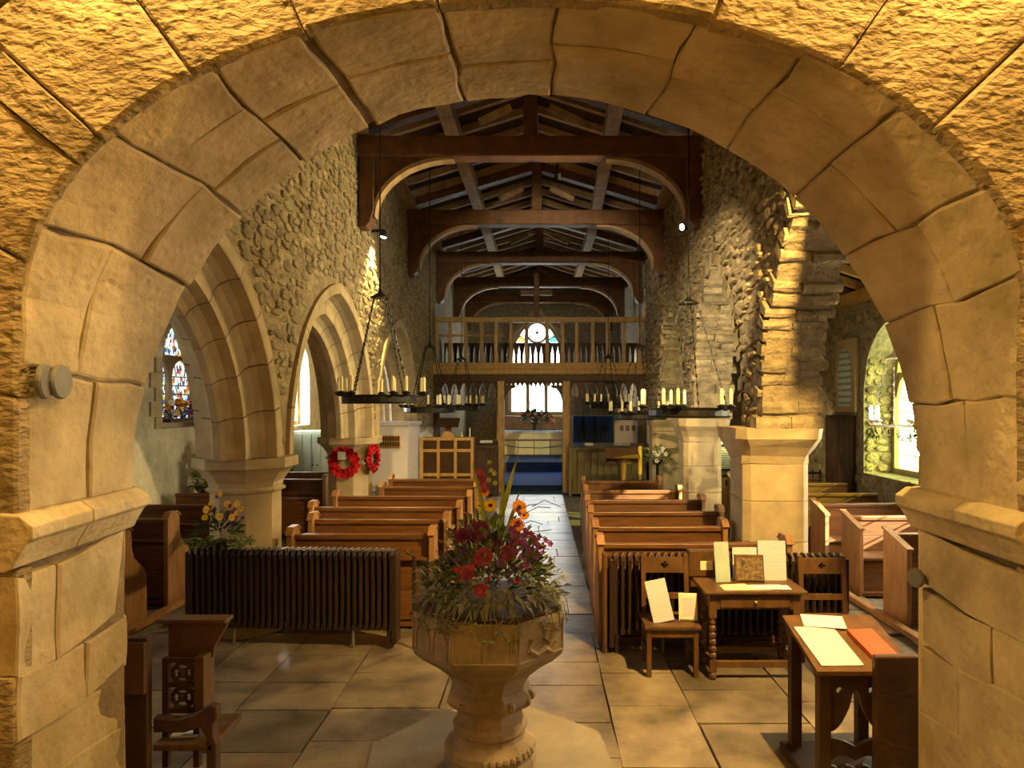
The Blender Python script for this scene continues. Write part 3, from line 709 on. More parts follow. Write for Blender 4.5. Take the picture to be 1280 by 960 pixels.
# wind braces seen as pale slats beside the king posts
def truss(y, label, ybr=1.15):
    xl, xr = XL, XR(min(y, 17)); xc = XC(y)
    o = thing('roof_truss', label, 'roof truss', (xc, y, 5.93), group='roof trusses', world=True)
    MB().box(xl-.1, xr+.1, y-.16, y+.16, 5.86, 6.16).build('tie_beam', M['roof_wood'], o, bevel=.03)
    MB().box(xc-.10, xc+.10, y-.11, y+.11, 6.16, RZ).build('king_post', M['roof_wood'], o, bevel=.015)
    for sx, xe in ((1, xl), (-1, xr)):
        MB().beam((xe+sx*.05, y, 6.32), (xc-sx*.09, y, RZ-.13), .2, .18).build('principal_rafter', M['roof_wood'], o)
        zb = 4.84
        pts = [(0, 5.95), (.22, 5.95), (.22, zb+.25), (.17, zb+.08), (.10, zb), (.0, zb)]
        MB().prism(pts, lambda u, v, t: (xe+sx*u, y+t, v), -.14, .14).build('wall_post', M['roof_wood'], o, bevel=.015)
        n = 10; outer = [(.2+ybr*(1-math.cos(PI/2*k/n)), zb+.2+(5.88-zb-.2)*math.sin(PI/2*k/n)) for k in range(n+1)]
        inner = [(.2+.0, zb+.55)]+[(.2+.0, 5.88)]
        # spandrel brace: curved underside, solid to the corner
        MB().prism(outer+[(.18, 5.88)], lambda u, v, t: (xe+sx*u, y+t, v), -.075, .075).build('brace', M['roof_wood'], o)
        edge = [(u, v) for u, v in outer]; mb = MB(); vs = []
        for u, v in edge:
            for t in (-.1, .1): vs.append((xe+sx*u, y+t, v))
        for u, v in edge:
            for t in (-.1, .1): vs.append((xe+sx*(u+.03), y+t, v-.05))
        k_ = len(edge)*2; fs = []
        for q in range(len(edge)-1):
            i = q*2; fs += [(i, i+1, i+3, i+2), (k_+i, k_+i+1, k_+i+3, k_+i+2), (i, i+2, k_+i+2, k_+i), (i+1, i+3, k_+i+3, k_+i+1)]
        mb.add(vs, fs).build('brace_moulding', M['rafter'], o)
        MB().beam((xc-sx*.75, y-.02, 6.40), (xc-sx*.28, y-.02, 6.62), .06, .1).build('strut', M['rafter'], o)
truss(10.0, 'dark oak roof truss whose brace foot stands over the glowing wall lamp')
truss(13.8, 'dark oak roof truss, second from the tower arch')
truss(17.6, 'dark oak roof truss just behind the rood loft')
truss(21.2, 'dark oak roof truss over the chancel choir stalls')
truss(24.6, 'dark oak roof truss against the east gable wall')
# lean-to aisle roofs
mb = MB().add([(-6.1, YF-.05, 4.05), (-6.1, 17.7, 4.05), (XL-.5, 17.7, 5.1), (XL-.5, YF-.05, 5.1), (-6.1, YF-.05, 4.15), (-6.1, 17.7, 4.15), (XL-.5, 17.7, 5.2), (XL-.5, YF-.05, 5.2)], [(0,1,2,3), (4,5,6,7)])
cn = struct(mb.build('ceiling_north_aisle', M['roof_board']))
mb = MB().add([(6.2, YF-.05, 4.1), (6.2, 17.7, 4.1), (XR(7)+.5, 17.7, 5.15), (XR(7)+.5, YF-.05, 5.15), (6.2, YF-.05, 4.2), (6.2, 17.7, 4.2), (XR(7)+.5, 17.7, 5.25), (XR(7)+.5, YF-.05, 5.25)], [(0,1,2,3), (4,5,6,7)])
cs = struct(mb.build('ceiling_south_aisle', M['roof_board']))
y = 4.2
while y < 17.2:
    MB().beam((5.5, y, 4.2), (XR(y)+.72, y, 4.98), .1, .12).build('rafter', M['pine'], cs); MB().beam((-5.5, y, 4.12), (XL-.78, y, 4.88), .1, .12).build('rafter', M['rafter'], cn); y += .6
MB().box(5.32, 5.6, YF, 17.4, 3.98, 4.16).build('wall_plate', M['pine'], cs)
# west walls of the aisles close the building beside the tower arch wall; chancel steps
chf = struct(MB().box(-2.6, 2.95, 17.55, 25, -.05, .15).build('floor_chancel', M['slab']))
# ------------------------------------------------------------------ OBJECTS
RX = lambda a: Matrix.Rotation(a, 3, 'X'); RZm = lambda a: Matrix.Rotation(a, 3, 'Z')
# ---- pews (local: x along, y depth with the back at y = 0 and the seat towards +y, z up)
def pew(label, x0, x1, y, m='pew', me='pew_end', face=1, ends=(1, 1), h=.98, group=None, rz=0, dep=.42, straight=False):
    o = thing('pew', label, 'pew', ((x0+x1)/2, y, 0), rz if face > 0 else PI+rz, group); w_ = (x1-x0)/2
    if face < 0: ends = ends[::-1]
    zz = [.06, .36, .64, h-.07]
    for a, b in zip(zz, zz[1:]): MB().box(-w_+.03, w_-.03, 0, .028, a+.002, b-.002).build('back_board', M[m], o, bevel=.004)
    MB().box(-w_+.03, w_-.03, -.03, .055, h-.07, h-.015).build('top_rail', M[m], o, bevel=.012)
    MB().box(-w_+.03, w_-.03, -.075, .0, h-.27, h-.24).build('book_ledge', M[m], o, bevel=.006)
    MB().box(-w_+.03, w_-.03, .03, dep-.03, .41, .45).build('seat', M[m], o, bevel=.01)
    MB().box(-w_+.03, w_-.03, dep-.1, dep-.07, .04, .41).build('seat_riser', M[m], o)
    MB().box(-w_+.03, w_-.03, -.02, dep, 0, .04).build('plinth', M[m], o)
    for sx, k in ((-1, ends[0]), (1, ends[1])):
        if not k: continue
        poly = [(-.1, 0), (dep, 0), (dep, .46), (dep-.05, .56), (.20, .70), (.16, .80), (.15, h), (.09, h+.045), (-.05, h+.045), (-.1, h-.01)]
        if straight: poly = [(-.06, 0), (dep, 0), (dep, h-.12), (-.06, h+.02)]
        e = MB().prism(poly, lambda u, v, t: (sx*(w_-.025)+t, u, v), -.027, .027).build('pew_end', M[me], o, bevel=.008)
        MB().prism([(-.08, h+.025), (dep+.02, h-.12), (dep+.02, h-.095), (-.08, h+.05)] if straight else [(-.115, h-.012), (-.055, h+.048), (.095, h+.048), (.165, h), (.165, h+.012), (.1, h+.068), (-.06, h+.068), (-.125, h-.005)], lambda u, v, t: (sx*(w_-.025)+t, u, v), -.036, .036).build('end_capping', M[me], e)
    return o
G = 'nave pews south of the aisle'
ORD = ['front', 'second', 'third', 'fourth', 'fifth', 'sixth', 'seventh']
RP = [(6.55, .575, 2.42), (7.42, .60, 2.05), (8.42, .63, 2.28), (9.42, .66, 2.30), (10.45, .71, 2.2), (11.7, .76, 2.12)]
RL = ['long oak pew behind the finned radiator and side table', 'oak pew south of the aisle, second from the radiator', 'oak pew south of the aisle, third from the radiator', 'oak pew south of the aisle, fourth from the radiator', 'oak pew south of the aisle with a sunlit back, fifth from the radiator', 'oak pew south of the aisle next to the chancel lectern']
for (y, a, b), l in zip(RP, RL): pew(l, a, b, y, group=G, h=.955, dep=.36 if y < 7 else .42)
LP_ = [(6.98, -1.05, -2.54), (7.85, -1.02, -2.62), (8.76, -.98, -2.92), (9.78, -.95, -2.92), (10.85, -.95, -2.5), (11.95, -.95, -2.6)]
LL = ['oak pew directly behind the long dark radiator', 'oak pew north of the aisle, second from the long radiator', 'oak pew north of the aisle, third from the long radiator', 'oak pew north of the aisle, fourth from the long radiator', 'short oak pew just below the poppy wreath pier', 'oak pew in front of the stone pulpit']
for (y, b, a), l in zip(LP_, LL): pew(l, a, b, y, group='nave pews north of the aisle', h=.955)
SPW = [(7.32, 3.75, 5.3), (8.45, 3.80, 5.3), (9.5, 3.84, 5.3), (10.55, 3.7, 5.3)]
SL = ['south aisle pew facing the tower, end board nearest the tower arch', 'south aisle pew facing the tower, second from the tower arch', 'south aisle pew facing the tower, third from the tower arch', 'sunlit south aisle pew below the wide window, facing the tower']
for (y, a, b), l in zip(SPW, SL): pew(l, a, b, y, face=-1, ends=(1, 0), group='south aisle pews', h=.90, straight=True)
pew('long south aisle pew along the front below the memorial tablet', 3.4, 5.3, 11.6, face=-1, group='south aisle pews', ends=(1, 0), h=.93, straight=True)
pew('rearmost south aisle pew beside the black iron rail', 3.5, 5.2, 12.5, face=-1, group='south aisle pews', ends=(1, 0), h=.93, straight=True)
NPW = [(6.75, -5.3, -4.12), (7.75, -5.3, -4.16), (8.8, -5.3, -3.9), (9.9, -5.3, -3.95)]
NL = ['dark north aisle pew half hidden by the tower arch jamb', 'dark north aisle pew with an upright end beside the long radiator', 'dark north aisle pew behind the pier flowers', 'dark north aisle pew below the stained glass window']
for (y, a, b), l in zip(NPW, NL): pew(l, a, b, y, m='pew_north', me='pew_end' if y < 8 else 'pew_north', group='north aisle pews', ends=(0, 1))
pew('pine ended north aisle pew between the two limestone piers', -5.2, -3.62, 11.7, group='north aisle pews', ends=(0, 1))
pew('pine ended north aisle pew behind the poppy wreath pier', -5.2, -3.72, 12.9, group='north aisle pews', ends=(0, 1))
k = tag(MB().box(3.60, 3.69, 5.2, 10.95, .002, .06).build('timber_kerb', M['pew_end'], bevel=.01), 'long timber kerb along the south aisle pew platform', 'kerb')
k = tag(MB().box(-4.08, -3.99, 5.6, 8.5, .002, .06).build('timber_kerb', M['pew_end'], bevel=.01), 'timber kerb edging the north aisle pew platform', 'kerb')

# ---- radiators
def radiator(label, x0, x1, y, h0, h1, n, rz=0):
    w_ = (x1-x0); o = thing('radiator', label, 'radiator', ((x0+x1)/2, y, 0), rz)
    mb = MB(); p = w_/n
    for dx in (0,):
        for yy in (-.06, 0, .06): mb.tube([(0, yy, h0), (0, yy, h1-.05), (0, yy, h1-.01)], [.019, .019, .015], 6)
        mb.box(-.02, .02, -.08, .08, h0, h0+.05); mb.box(-.02, .02, -.08, .08, h1-.07, h1-.03)
        mb.tube([(0, -.075, h1-.04), (0, -.06, h1), (0, .06, h1), (0, .075, h1-.04)], .018, 5)
    me = mb.mesh('column')
    for i in range(n): inst('column', me, M['radiator'], o, (-w_/2+p*(i+.5), 0, 0))
    # lattice of bright top castings
    tm = MB().beam((-.016, -.08, h1+.012), (.022, .03, h1+.016), .012, .008).mesh('top_fin')
    for i in range(n): inst('top_fin', tm, M['pipe'], o, (-w_/2+p*(i+.5), 0, 0))
    for sx in (-1, 1): MB().box(sx*w_/2-.025, sx*w_/2+.025, -.08, .08, h0-.12, h1-.02).build('end_casting', M['radiator'], o, bevel=.01)
    for fx in (-.28, .3): 
        f = MB().tube([(fx*w_, -.04, -.0), (fx*w_, -.04, h0+.02)], .014, 6); f.build('foot_pipe', M['pipe'], o)
    for sx in (-1, 1): MB().box(sx*(w_/2-.05)-.02, sx*(w_/2-.05)+.02, -.07, .07, 0, h0).build('foot', M['radiator'], o)
    return o
rl = radiator('long dark cast iron radiator below the yellow flowers', -3.30, -1.33, 6.44, .17, .90, 34, -.05)
MB().tube([(1.17, -.05, 0), (1.17, -.05, .86), (1.10, -.05, .9)], .02, 6).build('riser_pipe', M['radiator'], rl)
radiator('dark cast iron radiator behind the side table and chairs', .68, 2.82, 6.28, .17, .88, 33, 0)
pb = tag(MB().box(.60, .635, 6.2, 6.36, .003, .9).build('radiator_end_board', M['oak_mid'], bevel=.01), 'upright oak board closing the radiator beside the aisle', 'board')

# ---- font
FX, FY = -.30, 4.3
fs_ = thing('font', 'octagonal carved stone font on a stepped base in the aisle', 'font', (FX, FY, 0))
o8 = PI/8
MB().lathe([(.765, 0), (.765, .022)], 8, rot=o8+.12, apo=True).build('plinth_slab', M['slab'], fs_)
MB().lathe([(.29,.022),(.29,.09),(.275,.105),(.29,.12),(.285,.165),(.25,.19),(.225,.21),(.215,.235),(.235,.26),(.235,.29),(.215,.31)], 16, apo=False).build('base', M['fontstone'], fs_)
MB().lathe([(.20,.31),(.20,.42)], 8, rot=o8, apo=True).build('stem', M['fontstone'], fs_)
col = MB().lathe([(.205,.395),(.235,.41),(.262,.45),(.245,.49),(.21,.51)], 8, rot=o8, apo=True).build('collar', M['fontstone'], fs_)
bowl = MB().lathe([(.205,.50),(.215,.55),(.25,.61),(.31,.665),(.395,.725),(.445,.775),(.455,.80),(.455,1.02),(.448,1.035)], 8, rot=o8, apo=True).build('bowl', M['fontstone'], fs_)
MB().lathe([(.44,1.035),(.445,1.055),(.40,1.06)], 8, rot=o8, apo=True).build('rim_lid', M['oak_dark'], fs_)
def relief(k, pts, r=.012, d=.456):                  # carved line on face k of the bowl
    a = -PI/2+k*PI/4; n = Vector((math.cos(a), math.sin(a), 0)); t = Vector((-math.sin(a), math.cos(a), 0))
    MB().tube([n*d+t*u+Vector((0, 0, v)) for u, v in pts], r, 5).build('carving', M['fontstone'], bowl)
for k in (-1, 0, 1):
    for sx in (-1, 1):
        relief(k, [(sx*.18, .81), (sx*.18, 1.0)], .007)
        if k < 1: relief(k, [(sx*.15, .82), (sx*.15, .92), (sx*.115, .98), (sx*.08, 1.0), (sx*.045, .98), (sx*.02, .92), (sx*.02, .82)], .006)
    relief(k, [(-.18, .81), (.18, .81)], .007)
relief(1, [(-.08, .93), (-.10, .87), (-.04, .83), (.03, .85), (.08, .82), (.13, .86)], .02)
relief(1, [(.0, 1.0), (.04, .96), (.02, .92), (.06, .88), (.11, .93), (.10, .99)], .016)
for a, z, r_ in ((-1.0, .46, .03), (-.45, .45, .026), (-2.2, .45, .028), (-.2, .47, .03)): MB().ball((.262*math.cos(a), .262*math.sin(a), z), r_, 7, 5).build('carved_boss', M['fontstone'], col)
mb = MB()
for i in range(9):
    a = -1.6+.15*i; mb.ball((.285*math.cos(a), .285*math.sin(a), .15), .022, 6, 4)
mb.build('carved_band', M['fontstone'], fs_)

# ---- flower meshes
def petals(mb, n, r0, r1, w_, z0, z1, rot=0, cup=.3):
    for i in range(n):
        a = rot+2*PI*i/n; d = Vector((math.cos(a), math.sin(a), 0)); t = Vector((-math.sin(a), math.cos(a), 0))
        p0 = d*r0+Vector((0, 0, z0)); pm = d*(r0+(r1-r0)*.6)+Vector((0, 0, z0+(z1-z0)*.5)); p1 = d*r1+Vector((0, 0, z1))
        mb.add([p0-t*w_*.3, p0+t*w_*.3, pm+t*w_*.5, pm-t*w_*.5, p1+t*w_*.22, p1-t*w_*.22], [(0,1,2,3), (3,2,4,5)])
def daisy():
    mb = MB(); petals(mb, 13, .25, 1, .42, 0, .12); petals(mb, 11, .2, .8, .4, .08, .25, .2); return mb.mesh('daisy')
def dome(nl=5):
    mb = MB()
    for j in range(nl):
        q = j/(nl-1); petals(mb, int(13-q*7), .15*(1-q), 1-.72*q, .5-.2*q, .0+.35*q, .12+.62*q, j*.4)
    return mb.mesh('dahlia')
def small(): mb = MB(); petals(mb, 5, .1, 1, .75, 0, .3); mb.ball((0,0,.12), .22, 6, 3); return mb.mesh('small_flower')
BL = {'daisy': daisy(), 'dahlia': dome(), 'small': small()}
CEN = MB().ball((0,0,.1), .3, 8, 4, .6).mesh('flower_eye')
def bloom(kind, mt, parent, p, size, aim=None, eye=None, nm=None):
    key = kind+mt
    if key not in BL: BL[key] = BL[kind].copy(); BL[key].materials.append(M[mt])
    aim = Vector(aim or (0,-.7,.7)); rot = aim.to_track_quat('Z', 'Y').to_euler()
    o = inst(nm or {'daisy': 'daisy_bloom', 'dahlia': 'dahlia_bloom', 'small': 'small_bloom'}[kind], BL[key], M[mt], parent, p, rot, (size,)*3)
    if eye:
        kk = 'eye'+eye
        if kk not in BL: BL[kk] = CEN.copy(); BL[kk].materials.append(M[eye])
        e = bpy.data.objects.new('flower_eye', BL[kk]); COL.objects.link(e); e.parent = o
    return o
def leafy(n, fn, size, seed, mb=None, droop=.3):
    r = random.Random(seed); mb = mb or MB()
    for i in range(n):
        p, d = fn(r); p = Vector(p); d = Vector(d).normalized(); s = size*r.uniform(.6, 1.4)
        t = d.cross(Vector((r.uniform(-.5,.5), r.uniform(-.5,.5), 1))).normalized()
        e = p+d*s+Vector((0, 0, -droop*s*r.random())); m_ = p+d*s*.5+Vector((0, 0, .1*s))
        mb.add([p, m_+t*s*.2, e, m_-t*s*.2], [(0,1,2,3)])
    return mb
fa = thing('flower_arrangement', 'mixed pink, purple and orange flower arrangement on the font', 'flowers', (FX, FY, 1.06))
def dome_pt(r, rx=.33, ry=.3, rz=.42, zc=.05, lo=-.1):
    a = r.uniform(0, 2*PI); q = r.uniform(lo, 1); c = math.sqrt(max(0, 1-q*q)); k = r.uniform(.6, 1)
    return (rx*c*math.cos(a)*k, ry*c*math.sin(a)*k, zc+rz*q*k), (c*math.cos(a), c*math.sin(a), q+.2)
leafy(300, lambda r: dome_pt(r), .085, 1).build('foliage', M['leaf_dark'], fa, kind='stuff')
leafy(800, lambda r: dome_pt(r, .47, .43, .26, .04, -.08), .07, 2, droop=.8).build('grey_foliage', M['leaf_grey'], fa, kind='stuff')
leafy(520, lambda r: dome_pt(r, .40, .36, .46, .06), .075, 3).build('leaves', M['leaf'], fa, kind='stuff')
def fp(x, y, dd=0): 
    d = FY+dd; p = P(x, y, d); return Vector((p.x-FX, p.y-FY, p.z-1.06))
def blade(a, b, wd):
    a, b = Vector(a), Vector(b); mb = MB(); n = 6; s = Vector((1, .25, 0)).normalized(); vs = []
    for i in range(n+1):
        q = i/n; p = a.lerp(b, q)+Vector((0, .02*math.sin(PI*q), 0)); w_ = wd*(1-q**2.2)*(.6+.4*min(1, q*3))+.001
        vs += [p-s*w_, p+Vector((0, .006, 0)), p+s*w_]
    mb.add(vs, [(3*i+j, 3*i+j+1, 3*i+4+j, 3*i+3+j) for i in range(n) for j in (0, 1)]); mb.build('blade_leaf', M['blade'], fa)
for (x0, y0), (x1, y1), w_, dd in (((612,672),(590,578),.018,-.02), ((620,668),(648,566),.02,-.05), ((626,672),(629,596),.02,-.1), ((632,670),(650,612),.014,.0), ((606,668),(598,620),.012,.05)): blade(fp(x0, y0, dd*.5), fp(x1, y1, dd), w_)
for x, y, s, m_, dd in ((604,697,.062,'pink',-.25), (634,692,.052,'pink',-.22), (598,664,.07,'magenta',-.12), (585,716,.05,'pink',-.28), (602,738,.045,'pink',-.36), (577,670,.05,'magenta',-.08), (617,680,.05,'magenta',-.12)): bloom('dahlia', m_, fa, fp(x, y, dd), s, (random.uniform(-.3,.3), -1, .5))
for x, y, s, m_, dd in ((649,634,.05,'orange',.0), (646,657,.05,'orange',-.1), (605,615,.036,'orange',.05), (600,632,.03,'yellow',.02), (613,632,.045,'yellow',-.05), (655,644,.035,'orange',.03)): bloom('daisy', m_, fa, fp(x, y, dd), s, (random.uniform(0,.5), -.8, .5), 'oak_dark')
for x, y in ((602,596),(604,604),(606,611),(600,590)): bloom('small', 'pink', fa, fp(x, y, .03), .03, (-.2,-1,.2))
for x, y in ((612,578),(614,588),(618,592),(611,600),(619,604)): bloom('small', 'blade', fa, fp(x, y, .05), .018, (0,-1,.3))
r = random.Random(4)
for i in range(46):
    x, y = r.gauss(650, 15), r.gauss(688, 20)
    bloom('small', 'purple' if i % 3 else 'magenta', fa, fp(x, y, r.uniform(-.28, -.05)), r.uniform(.016, .028), (r.uniform(-.2,.8), -1, r.uniform(0,.8)))
for i in range(14): bloom('small', 'magenta', fa, fp(r.gauss(646, 8), r.gauss(668, 5), r.uniform(-.15, -.05)), r.uniform(.018, .026), (.4,-1,.5))
for i in range(10): bloom('small', 'magenta', fa, fp(r.gauss(674, 6), r.gauss(681, 5), r.uniform(-.1, .0)), r.uniform(.018, .026), (.4,-1,.5))
for i in range(26): bloom('small', 'purple', fa, fp(r.gauss(585, 18), r.gauss(690, 16), r.uniform(-.25, .05)), r.uniform(.012, .022), (-.4,-1,.5))
for i in range(14): bloom('small', 'petal_white', fa, fp(r.gauss(566, 9), r.gauss(668, 9), r.uniform(-.05, .1)), r.uniform(.014, .02), (-.4,-.8,.6))
for x, y in ((571,712), (646,726), (593,706), (610,724), (575,724)): bloom('small', 'red', fa, fp(x, y, -.25), .018, (0,-1,.4))
for i in range(8):                                   # thin wiry twigs to the right
    x0, y0 = r.uniform(645, 665), r.uniform(630, 690)
    pts = [fp(x0, y0, -.05), fp(x0+16, y0-8, -.05), fp(x0+r.uniform(22, 38), y0+r.uniform(-14, 6), -.05)]
    MB().tube(pts, .0025, 4).build('twig', M['leaf_dark'], fa)
for i in range(34):                                  # fronds trailing over the rim
    a = r.uniform(-2.9, -.2); d = Vector((math.cos(a), math.sin(a), 0)); p0 = d*.30+Vector((0,0,.06))
    t = Vector((-d.y, d.x, 0))*r.uniform(-.08, .08)
    mb = MB(); pth = [p0, d*.42+t+Vector((0,0,.07)), d*.475+t*1.6+Vector((0,0,r.uniform(-.02,.03))), d*.485+t*2+Vector((0,0,r.uniform(-.11,-.02)))]
    mb.tube(pth, .003, 4)
    for q in range(1, 4):
        for s in (-1, 1): leafy(2, lambda rr: (pth[q], (d.x*.3+s*-d.y, d.y*.3+s*d.x, rr.uniform(-.5, .3))), .035, i*9+q, mb)
    mb.build('trailing_frond', M['leaf_grey'] if i % 3 else M['leaf'], fa)

# ---- flowers on the radiator, by the north pier
fb = thing('flower_arrangement', 'yellow and purple flower arrangement on the long radiator by the pier', 'flowers', (-3.02, 6.42, .93))
fq = lambda x, y, dd=0: (lambda p: Vector((p.x+3.02, p.y-6.42, p.z-.93)))(P(x, y, 6.40+dd))
MB().lathe([(.10,0),(.12,.03),(.12,.05),(.11,.05)], 12).build('bowl', M['black'], fb)
leafy(200, lambda r: dome_pt(r, .2, .15, .2, .12), .07, 5).build('foliage', M['leaf_dark'], fb, kind='stuff')
def fern_pts(r):
    x = r.uniform(-.28, .36); return (x, r.uniform(-.12, .08), .03+r.uniform(0, .06)), (r.uniform(-.6, .8), -.5, r.uniform(-.3, .3))
leafy(200, fern_pts, .07, 6).build('fern_foliage', M['leaf'], fb, kind='stuff')
r = random.Random(8)
for x, y in ((258,637),(264,629),(275,618),(288,634),(297,630),(302,636),(275,646),(256,647),(290,647),(284,630),(262,640),(296,641)): bloom('daisy', 'yellow', fb, fq(x, y, r.uniform(-.1, 0)), r.uniform(.026, .04), (r.uniform(-.4,.4), -1, .3), 'orange')
for i in range(16): bloom('small', 'purple' if i % 2 else 'magenta', fb, fq(r.gauss(280, 12), r.gauss(640, 8), -.06), .02, (0,-1,.4))

# ---- poppy wreaths on the pier
def wreath(label, p, R, rz):
    o = thing('poppy_wreath', label, 'wreath', p, rz)
    pts = [(R*math.cos(a), 0, R*math.sin(a)) for a in [2*PI*i/20 for i in range(20)]]
    MB().tube(pts, .035, 6, True).build('wreath_ring', M['leaf_dark'], o)
    if 'poppy' not in BL: BL['poppy'] = BL['dahlia'].copy(); BL['poppy'].materials.append(M['red'])
    r = random.Random(2)
    for i in range(30):
        a = 2*PI*i/30; k = R+(.035 if i % 2 else -.035)
        inst('poppy', BL['poppy'], M['red'], o, (k*math.cos(a), -.035, k*math.sin(a)), (PI/2+r.uniform(-.3,.3), 0, r.uniform(-.3,.3)), (.05,)*3)
    return o
w1 = wreath('round red poppy wreath with a white card on the limestone pier', P(431, 578, 10.48), .175, 0)
MB().box(-.08, .04, -.10, -.095, .05, .17).build('card', M['white'], w1)
w2 = wreath('red poppy wreath turned edge on round the side of the pier', P(464, 573, 10.72), .165, 1.38)

# ---- oak side table, two chairs and what stands on them
tb = thing('side_table', 'old oak side table with a drawer and bobbin turned legs', 'table', (1.795, 5.80, 0))
MB().box(-.425, .425, -.23, .23, .715, .742).build('table_top', M['oak_mid'], tb, bevel=.008)
MB().box(-.375, .375, -.19, -.165, .585, .715).build('apron', M['oak_mid'], tb)
dr = MB().box(-.29, .29, -.20, -.19, .60, .70).build('drawer', M['oak_mid'], tb, bevel=.006)
MB().ball((0, -.215, .65), .016, 8, 5).build('knob', M['brass'], dr)
MB().box(-.375, .375, .165, .19, .585, .715).build('apron', M['oak_mid'], tb)
for sx in (-1, 1): MB().box(*sorted((sx*.37, sx*.345)), -.17, .17, .585, .715).build('apron', M['oak_mid'], tb)
legp = [(.034,.0),(.034,.05),(.02,.06),(.03,.075),(.03,.10)]
for sx in (-1, 1):
    for sy in (-1, 1):
        mb = MB(); x, y = sx*.345, sy*.165
        mb.lathe([(.018,0),(.034,.02),(.034,.05),(.02,.07)], 10, (x, y, 0)); mb.box(x-.028, x+.028, y-.028, y+.028, .07, .17); z = .17
        for q in range(5): mb.lathe([(.017,z),(.028,z+.012),(.031,z+.028),(.028,z+.045),(.017,z+.056)], 10, (x, y, 0), cap=False); z += .056
        mb.lathe([(.017,z),(.026,z+.02),(.02,.50),(.024,.515)], 10, (x, y, 0), cap=False); mb.box(x-.028, x+.028, y-.028, y+.028, .515, .715)
        mb.build('leg', M['oak_mid'], tb)
for sy in (-1, 1): MB().box(-.32, .32, sy*.165-.018, sy*.165+.018, .10, .155).build('stretcher', M['oak_mid'], tb, bevel=.006)
for sx in (-1, 1): MB().box(sx*.345-.018, sx*.345+.018, -.14, .14, .10, .155).build('stretcher', M['oak_mid'], tb, bevel=.006)
def chair(label, loc, rz):
    o = thing('chair', label, 'chair', loc, rz, 'oak chairs by the side table')
    MB().box(-.235, .235, -.22, .20, .40, .432).build('seat', M['oak_mid'], o, bevel=.008)
    for sx in (-1, 1):
        MB().box(sx*.195-.02, sx*.195+.02, -.20, -.16, 0, .40).build('leg', M['oak_mid'], o, bevel=.004)
        MB().add([(sx*.19-.02, .16, 0), (sx*.19+.02, .16, 0), (sx*.19+.02, .20, 0), (sx*.19-.02, .20, 0), (sx*.19-.02, .16, .43), (sx*.19+.02, .16, .43), (sx*.19+.02, .20, .43), (sx*.19-.02, .20, .43), (sx*.19-.02, .21, .93), (sx*.19+.02, .21, .93), (sx*.19+.02, .25, .93), (sx*.19-.02, .25, .93)],
                 [(0,1,2,3), (8,9,10,11)]+[(i+j*4, (i+1) % 4+j*4, (i+1) % 4+4+j*4, i+4+j*4) for j in (0, 1) for i in range(4)]).build('leg', M['oak_mid'], o)
        MB().box(sx*.195-.012, sx*.195+.012, -.16, .17, .17, .20).build('stretcher', M['oak_mid'], o)
    for y in (-.185, .175): MB().box(-.18, .18, y-.012, y+.012, .335, .40).build('seat_rail', M['oak_mid'], o)
    yb = lambda z: .18+.05*(z-.43)/.5
    # top rail with a quatrefoil cut through it: four pieces round the hole
    h0, h1, q = .775, .91, .028
    cx, cz = 0, (h0+h1)/2
    ol = [(0-.172, h0), (.172, h0), (.172, h1), (-.172, h1)]
    def rail(poly): MB().prism(poly, lambda u, v, t: (u, yb(v)+t, v), -.012, .012).build('back_rail', M['oak_mid'], o)
    hole = []
    for a in range(0, 360, 15):
        rr_ = q*(.75+.45*abs(math.cos(math.radians(2*a)))); hole.append((cx+rr_*math.cos(math.radians(a)), cz+rr_*math.sin(math.radians(a))))
    up = [(.172, cz)]+hole[:13]+[(-.172, cz), (-.172, h1), (.172, h1)]
    dn = [(-.172, cz)]+hole[12:]+[hole[0], (.172, cz), (.172, h0), (-.172, h0)]
    rail(up); rail(dn)
    MB().prism([(-.172,.55),(.172,.55),(.172,.60),(-.172,.60)], lambda u, v, t: (u, yb(v)+t, v), -.012, .012).build('lower_rail', M['oak_mid'], o)
    return o
ch1 = chair('oak chair with a quatrefoil back carrying a booklet and a framed notice', (1.13, 5.86, 0), -.02)
chair('oak chair with a quatrefoil back between side table and south aisle', (2.52, 5.82, 0), 0)
def sheet(name, label, cat, mt, c, w_, h, tilt, rz, th=.006, parent=None):
    o = bpy.data.objects.new(name, MB().box(-w_/2, w_/2, -th/2, th/2, 0, h).mesh(name)); COL.objects.link(o); o.data.materials.append(M[mt])
    o.location = c; o.rotation_euler = (-tilt, 0, rz); tag(o, label, cat); return o
sheet('booklet', 'white spiral booklet leaning on the oak chair seat', 'booklet', 'print', (1.07, 5.76, .436), .18, .35, .3, .25, .02).rotation_euler = (-.28, -.16, .15)
fr = thing('framed_notice', 'small framed cream notice standing on the oak chair', 'frame', (1.28, 5.77, .434), -.1)
MB().obox((0, .035, .115), .155, .012, .225, RX(-.2)).build('frame', M['white'], fr); MB().obox((0, .027, .115), .135, .012, .20, RX(-.2)).build('picture', M['cream'], fr); MB().obox((0, .026, .115), .10, .013, .155, RX(-.2)).build('notice_text', M['print'], fr)
MB().box(-.02, .02, .04, .12, 0, .01).build('strut', M['black'], fr)
T = .742
lf = thing('leaflet_stand', 'tall narrow pale green leaflet standing on the side table', 'leaflet', (1.60, 5.86, T), .1)
MB().obox((0, .03, .17), .13, .008, .34, RX(-.18)).build('cover', M['green_panel'], lf); MB().obox((.01, .024, .12), .10, .008, .09, RX(-.18)).build('cover_picture', M['cream'], lf); MB().box(-.06, .06, .02, .09, 0, .008).build('foot', M['green_panel'], lf)
pf = thing('framed_picture', 'dark framed picture propped on the side table', 'picture', (1.83, 5.86, T), -.05)
